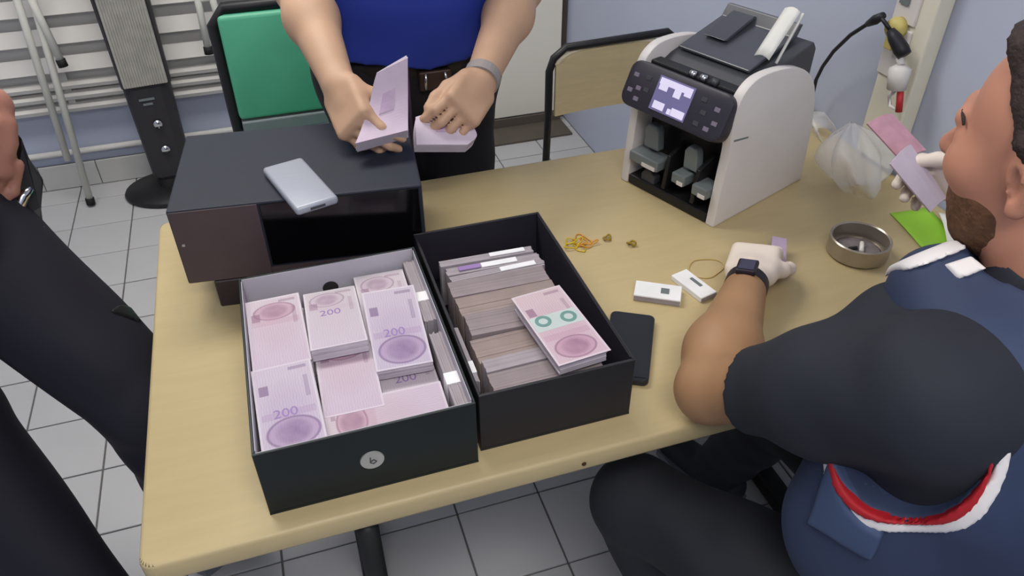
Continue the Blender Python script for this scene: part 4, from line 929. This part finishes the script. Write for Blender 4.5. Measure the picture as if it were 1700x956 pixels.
# sleeves end in a clean hem above each elbow
for s_, e_ in ((sL, eL), (sR, eR)):
    d = unit(e_-s_); tee.append(('cone', s_+(e_-s_)*.70+d*.10, s_+(e_-s_)*.70+d*.101, .10, .10, .001, 's', None))
skin_obj('tee_shirt', tee, .0055, 'tee', sm, wrinkle=.002, wfreq=30)
vest = [cone(pel+L*.07, pel-L*.07, .158, .158, .05), cone(pel, nb-V(0, 0, .22), .165, .175, .06, flat=(F, .86)), cone(nb-V(0, 0, .15)+L*.06, nb-V(0, 0, .15)-L*.06, .15, .15, .06, flat=(F, .92)), cone(nb-V(0, 0, .055)+L*.10, nb-V(0, 0, .055)-L*.10, .078, .078, .05), cone(nb-V(0, 0, .06), nb-V(0, 0, .01), .09, .082, .03), cone(nb-V(0, 0, .05)+L*.05, atd(1562, 500, .86), .075, .062, .04), ell(atd(1425, 860, .955), (.085, .085, .13), None, .06)]
AH = V(.075, .084, .100)
cuts = [ell(nb+V(0, 0, .055)+F*.02, (.075, .085, .06), np.array([L, F, UP]), .001, 's')]
for sg, s_ in ((1, sL), (-1, sR)):
    cuts.append(ell(s_+L*sg*.05-V(0, 0, .032), AH, np.array([L, F, UP]), .001, 's'))
vst = skin_obj('vest', vest+cuts+[half(pel-V(0, 0, .03), (0, 0, -1))], .0055, 'vest', sm, wrinkle=.002, wfreq=24)
# bands on the vest: cut from a slightly larger copy of it
def on_vest(name, mt, conds, grow=.0022): return skin_obj(name, vest+cuts+conds, .0035, mt, vst, grow=grow, wrinkle=.002, wfreq=24)
for mt_, g_, nm in (('red', .006, 'red_piping'), ('wht', .019, 'white_piping')):
    for sg, s_ in ((1, sL), (-1, sR)):
        on_vest(nm, mt_, [ell(s_+L*sg*.05-V(0, 0, .032), AH+(.006 if mt_ == 'wht' else .0012), np.array([L, F, UP]), .001, 's'), ell(s_+L*sg*.05-V(0, 0, .032), AH+g_, np.array([L, F, UP]), .001, 'i')], .005 if mt_ == 'wht' else .0085)
vm = pel+(nb-pel)*.3
sd = nb+L*.11
def streak(pa, pb, dep, wd):
    a_, b_ = atd(*pa, dep), atd(*pb, dep); x_ = unit(b_-a_); v_ = orth((a_+b_)/2-CAM, x_); return rbox((a_+b_)/2, (np.linalg.norm(b_-a_)/2, wd, .075), np.array([x_, np.cross(x_, v_), v_]), .001, .001, 'i')
on_vest('pocket', 'vestlight', [streak((1456, 742), (1392, 890), .92, .036)], .008)
on_vest('pocket_flap', 'vest', [streak((1400, 728), (1500, 770), .92, .010)], .012)
for pa, pb in (((1486, 446, .0055), (1572, 414, 0)), ((1540, 466, .0085), (1648, 428, 0))): on_vest('shoulder_stripe', 'wht', [streak(pa[:2], pb[:2], .86, pa[2])], .004)
trp = skin_obj('trousers', [cone(pel+L*.06-V(0, 0, .02), pel-L*.06-V(0, 0, .02), .15, .15, .05)]+legs(hipL, kneL, ankL, hipR, kneR, ankR, .014, (.09, .058, .05, .042))+[half(pel+V(0, 0, .08), (0, 0, 1)), half((0, 0, .06), (0, 0, -1))], .006, 'denim', sm, wrinkle=.0028, wfreq=28)
shoe(sm, ankL, F); shoe(sm, ankR, F)
# wrist watch
c = wL-wdl*.022; uy = orth(nLh, wdl); ux = np.cross(uy, wdl)
wt = MB().lathe([(.030, -.011), (.0345, -.010), (.0345, .010), (.030, .011), (.030, -.011)], (0, 0, 0), 30, Fr(c, ax=ux, ay=uy, az=wdl)).build('wrist_watch', 'watch', sm)
MB().box((0, .0365, 0), (.016, .005, .018), Fr(c, ax=ux, ay=uy, az=wdl), bev=.003).build('watch_case', 'watch', wt); MB().box((0, .0422, 0), (.012, .0006, .014), Fr(c, ax=ux, ay=uy, az=wdl)).build('watch_face', 'glass', wt)
# pocket on the front of the vest
# note under the gloved hand
a_, b_ = atz(1290, 395, ZT), atz(1300, 440, ZT)
P = [[atz(1282, 392, ZT+.03)*(1-u)*(1-v)+atz(1306, 396, ZT+.03)*u*(1-v)+atz(1304, 448, ZT+.02)*u*v+atz(1278, 448, ZT+.02)*(1-u)*v for v in np.linspace(0, 1, 5)] for u in np.linspace(0, 1, 4)]
tag(MB().slab(P, .004).build('held_banknote', mat('note_lilac', (176, 156, 184), .7), None, origin=P[0][0]), 'lilac banknote pinched under the gloved hand with the wrist watch', 'banknotes')
# fan of notes in the other glove
fan = thing('held_banknotes', 'two pink notes held up in a glove beside the bearded face', 'banknotes', tuple(atd(1500, 270, 1.28)))
for k, (A_, B_, C_, D_, m_) in enumerate((((1440, 205), (1482, 190), (1538, 250), (1500, 270), 'noteflat'), ((1478, 272), (1512, 240), (1572, 330), (1545, 352), 'noteflat2'))):
    q = [atd(*p, 1.27-.035*k+dd) for p, dd in zip((A_, B_, C_, D_), (.0, .02, .02, .0))]
    P = [[q[0]*(1-u)*(1-v)+q[1]*u*(1-v)+q[2]*u*v+q[3]*(1-u)*v+V(0, 0, .006*math.sin(3*u)) for v in np.linspace(0, 1, 7)] for u in np.linspace(0, 1, 5)]
    nt2 = MB().slab(P, .0035).build('note', mat('note_rose', (200, 152, 168), .7, var=.1, scale=40) if k == 0 else m_, fan, smooth=False)
# chair of the seated person
ch = thing('seat_chair', 'black chair under the seated bearded person', 'chair', (pel[0], pel[1], 0))
fr = Fr((pel[0], pel[1], 0), az_-math.pi/2)
MB().box((0, .03, .35), (.2, .2, .014), fr, bev=.01).build('seat', 'black', ch)
for sx in (-1, 1):
    MB().tube([fr(sx*.18, .2, .335), fr(sx*.2, .22, .005)], .012, 8).build('leg', 'black', ch, smooth=True)
    MB().tube([fr(sx*.18, -.16, .335), fr(sx*.2, -.2, .005)], .012, 8).build('leg', 'black', ch, smooth=True)
    MB().tube([fr(sx*.18, -.17, .345), fr(sx*.18, -.235, .6), fr(sx*.18, -.25, .8)], .012, 8).build('back_post', 'black', ch, smooth=True)
MB().box((0, -.245, .72), (.18, .012, .09), fr, bev=.008).build('backrest', 'black', ch)

# ---------------------------------------------------------------- uniformed person beside the table end
up_ = thing('person', 'standing person in dark navy uniform trousers at the end of the table', 'person', (-.46, 1.15, 0))
pel = V(-.635, 1.29, .93)
az_ = math.radians(35); F = V(math.cos(az_), math.sin(az_), 0); L = V(-F[1], F[0], 0)
hipA, kneA, ankA = V(-.55, 1.30, .87), V(-.335, 1.165, .53), V(-.31, 1.2, .09)
hipB, kneB, ankB = V(-.72, 1.25, .87), V(-.65, 1.18, .57), V(-.475, .93, .09)
nb = V(-.66, 1.30, 1.42); hc_ = V(-.63, 1.31, 1.62); hF, hL, hU = F, L, UP
s1, e1, w1 = V(-.76, 1.46, 1.36), V(-.64, 1.47, 1.12), aty(-12, 178, 1.36)
s2, e2, w2 = V(-.60, 1.12, 1.36), V(-.85, 1.12, 1.12), V(-.8, 1.2, .92)
body = [cone(pel+L*.06, pel-L*.06, .13, .13, .05), cone(pel, nb-V(0, 0, .15), .14, .14, .06), cone(nb-V(0, 0, .1)+L*.09, nb-V(0, 0, .1)-L*.09, .1, .1, .05), cone(nb-V(0, 0, .05), hc_-UP*.06, .06, .055, .03)]
body += legs(hipA, kneA, ankA, hipB, kneB, ankB)
for s_, e_, w_ in ((s1, e1, w1), (s2, e2, w2)): body += [cone(s_, e_, .052, .043, .04), cone(e_, w_, .045, .03, .03)]
d1 = unit(aty(14, 285, 1.33)-w1); t1 = orth((.6, -.6, .1), d1); n1 = orth((.6, .2, .3), d1)
body += hand(w1, d1, t1, n1, ((.4, .6, .4),)*4, (.3, .9, -.4), .3, 1.08)+hand(w2, V(.6, .5, -.4), orth((0, 0, 1), unit(V(.6, .5, -.4))), orth((.5, -.6, 0), unit(V(.6, .5, -.4))), ((.5, .6, .4),)*4)+head(hc_, hF, hL, hU)
skin_obj('body', body, .005, 'skin3', up_)
skin_obj('hair', hair_prims(hc_, hF, hL, hU), .006, 'hair', up_); face_parts(up_, hc_, hF, hL, hU)
skin_obj('trousers', [cone(pel+L*.06, pel-L*.06, .142, .142, .05)]+legs(hipA, kneA, ankA, hipB, kneB, ankB, .014, (.098, .074, .06, .058))+[half(pel+V(0, 0, .07), (0, 0, 1)), half((0, 0, .07), (0, 0, -1))], .006, 'navytr', up_, wrinkle=.0028, wfreq=26)
tp = [cone(pel+L*.06, pel-L*.06, .142, .142, .05)]+legs(hipA, kneA, ankA, hipB, kneB, ankB, .014, (.098, .074, .06, .058))
skin_obj('pocket_slit', tp+[streak((180, 508), (226, 522), 1.32, .006)], .003, 'black', up_, grow=.0025, wrinkle=.0028, wfreq=26)
sh = [cone(pel+L*.06, pel-L*.06, .146, .146, .05), cone(pel, nb-V(0, 0, .15), .155, .155, .06), cone(nb-V(0, 0, .1)+L*.1, nb-V(0, 0, .1)-L*.1, .112, .112, .05), half(pel+V(0, 0, .05), (0, 0, -1))]
for s_, e_ in ((s1, e1), (s2, e2)): sh.append(cone(s_, s_+(e_-s_)*.75, .07, .066, .05))
skin_obj('shirt', sh, .007, 'tee', up_, wrinkle=.002, wfreq=26)
shoe(up_, ankA, F); shoe(up_, ankB, F)
skin_obj('belt', [cone(pel+L*.06+V(0, 0, .045), pel-L*.06+V(0, 0, .045), .15, .15, .01), half(pel+V(0, 0, .065), (0, 0, 1)), half(pel+V(0, 0, .025), (0, 0, -1))], .006, 'belt', up_)
q = aty(205, 515, 1.02)
ho = thing('belt_pouch', 'black belt pouch with steel clip below the uniformed hand', 'pouch', tuple(aty(45, 330, 1.33)))
pts = [aty(36, 228, 1.36), aty(50, 265, 1.35), aty(74, 300, 1.34), aty(70, 345, 1.32), aty(75, 385, 1.30), aty(35, 395, 1.29), aty(5, 380, 1.29), aty(5, 320, 1.31), aty(25, 280, 1.34)]
MB().prism([tuple(p) for p in pts], (-.03, .06, .01), bev=.004).build('pouch', 'black', ho)
MB().tube([aty(52, 312, 1.318), aty(38, 325, 1.31), aty(30, 350, 1.30), aty(26, 368, 1.295)], [.005, .010, .009, .005], 8).build('clip', 'chrome', ho, smooth=True)
MB().tube([aty(70, 376, 1.285), aty(72, 392, 1.28), aty(64, 399, 1.28)], .003, 8).build('hook', 'silver', ho, smooth=True)
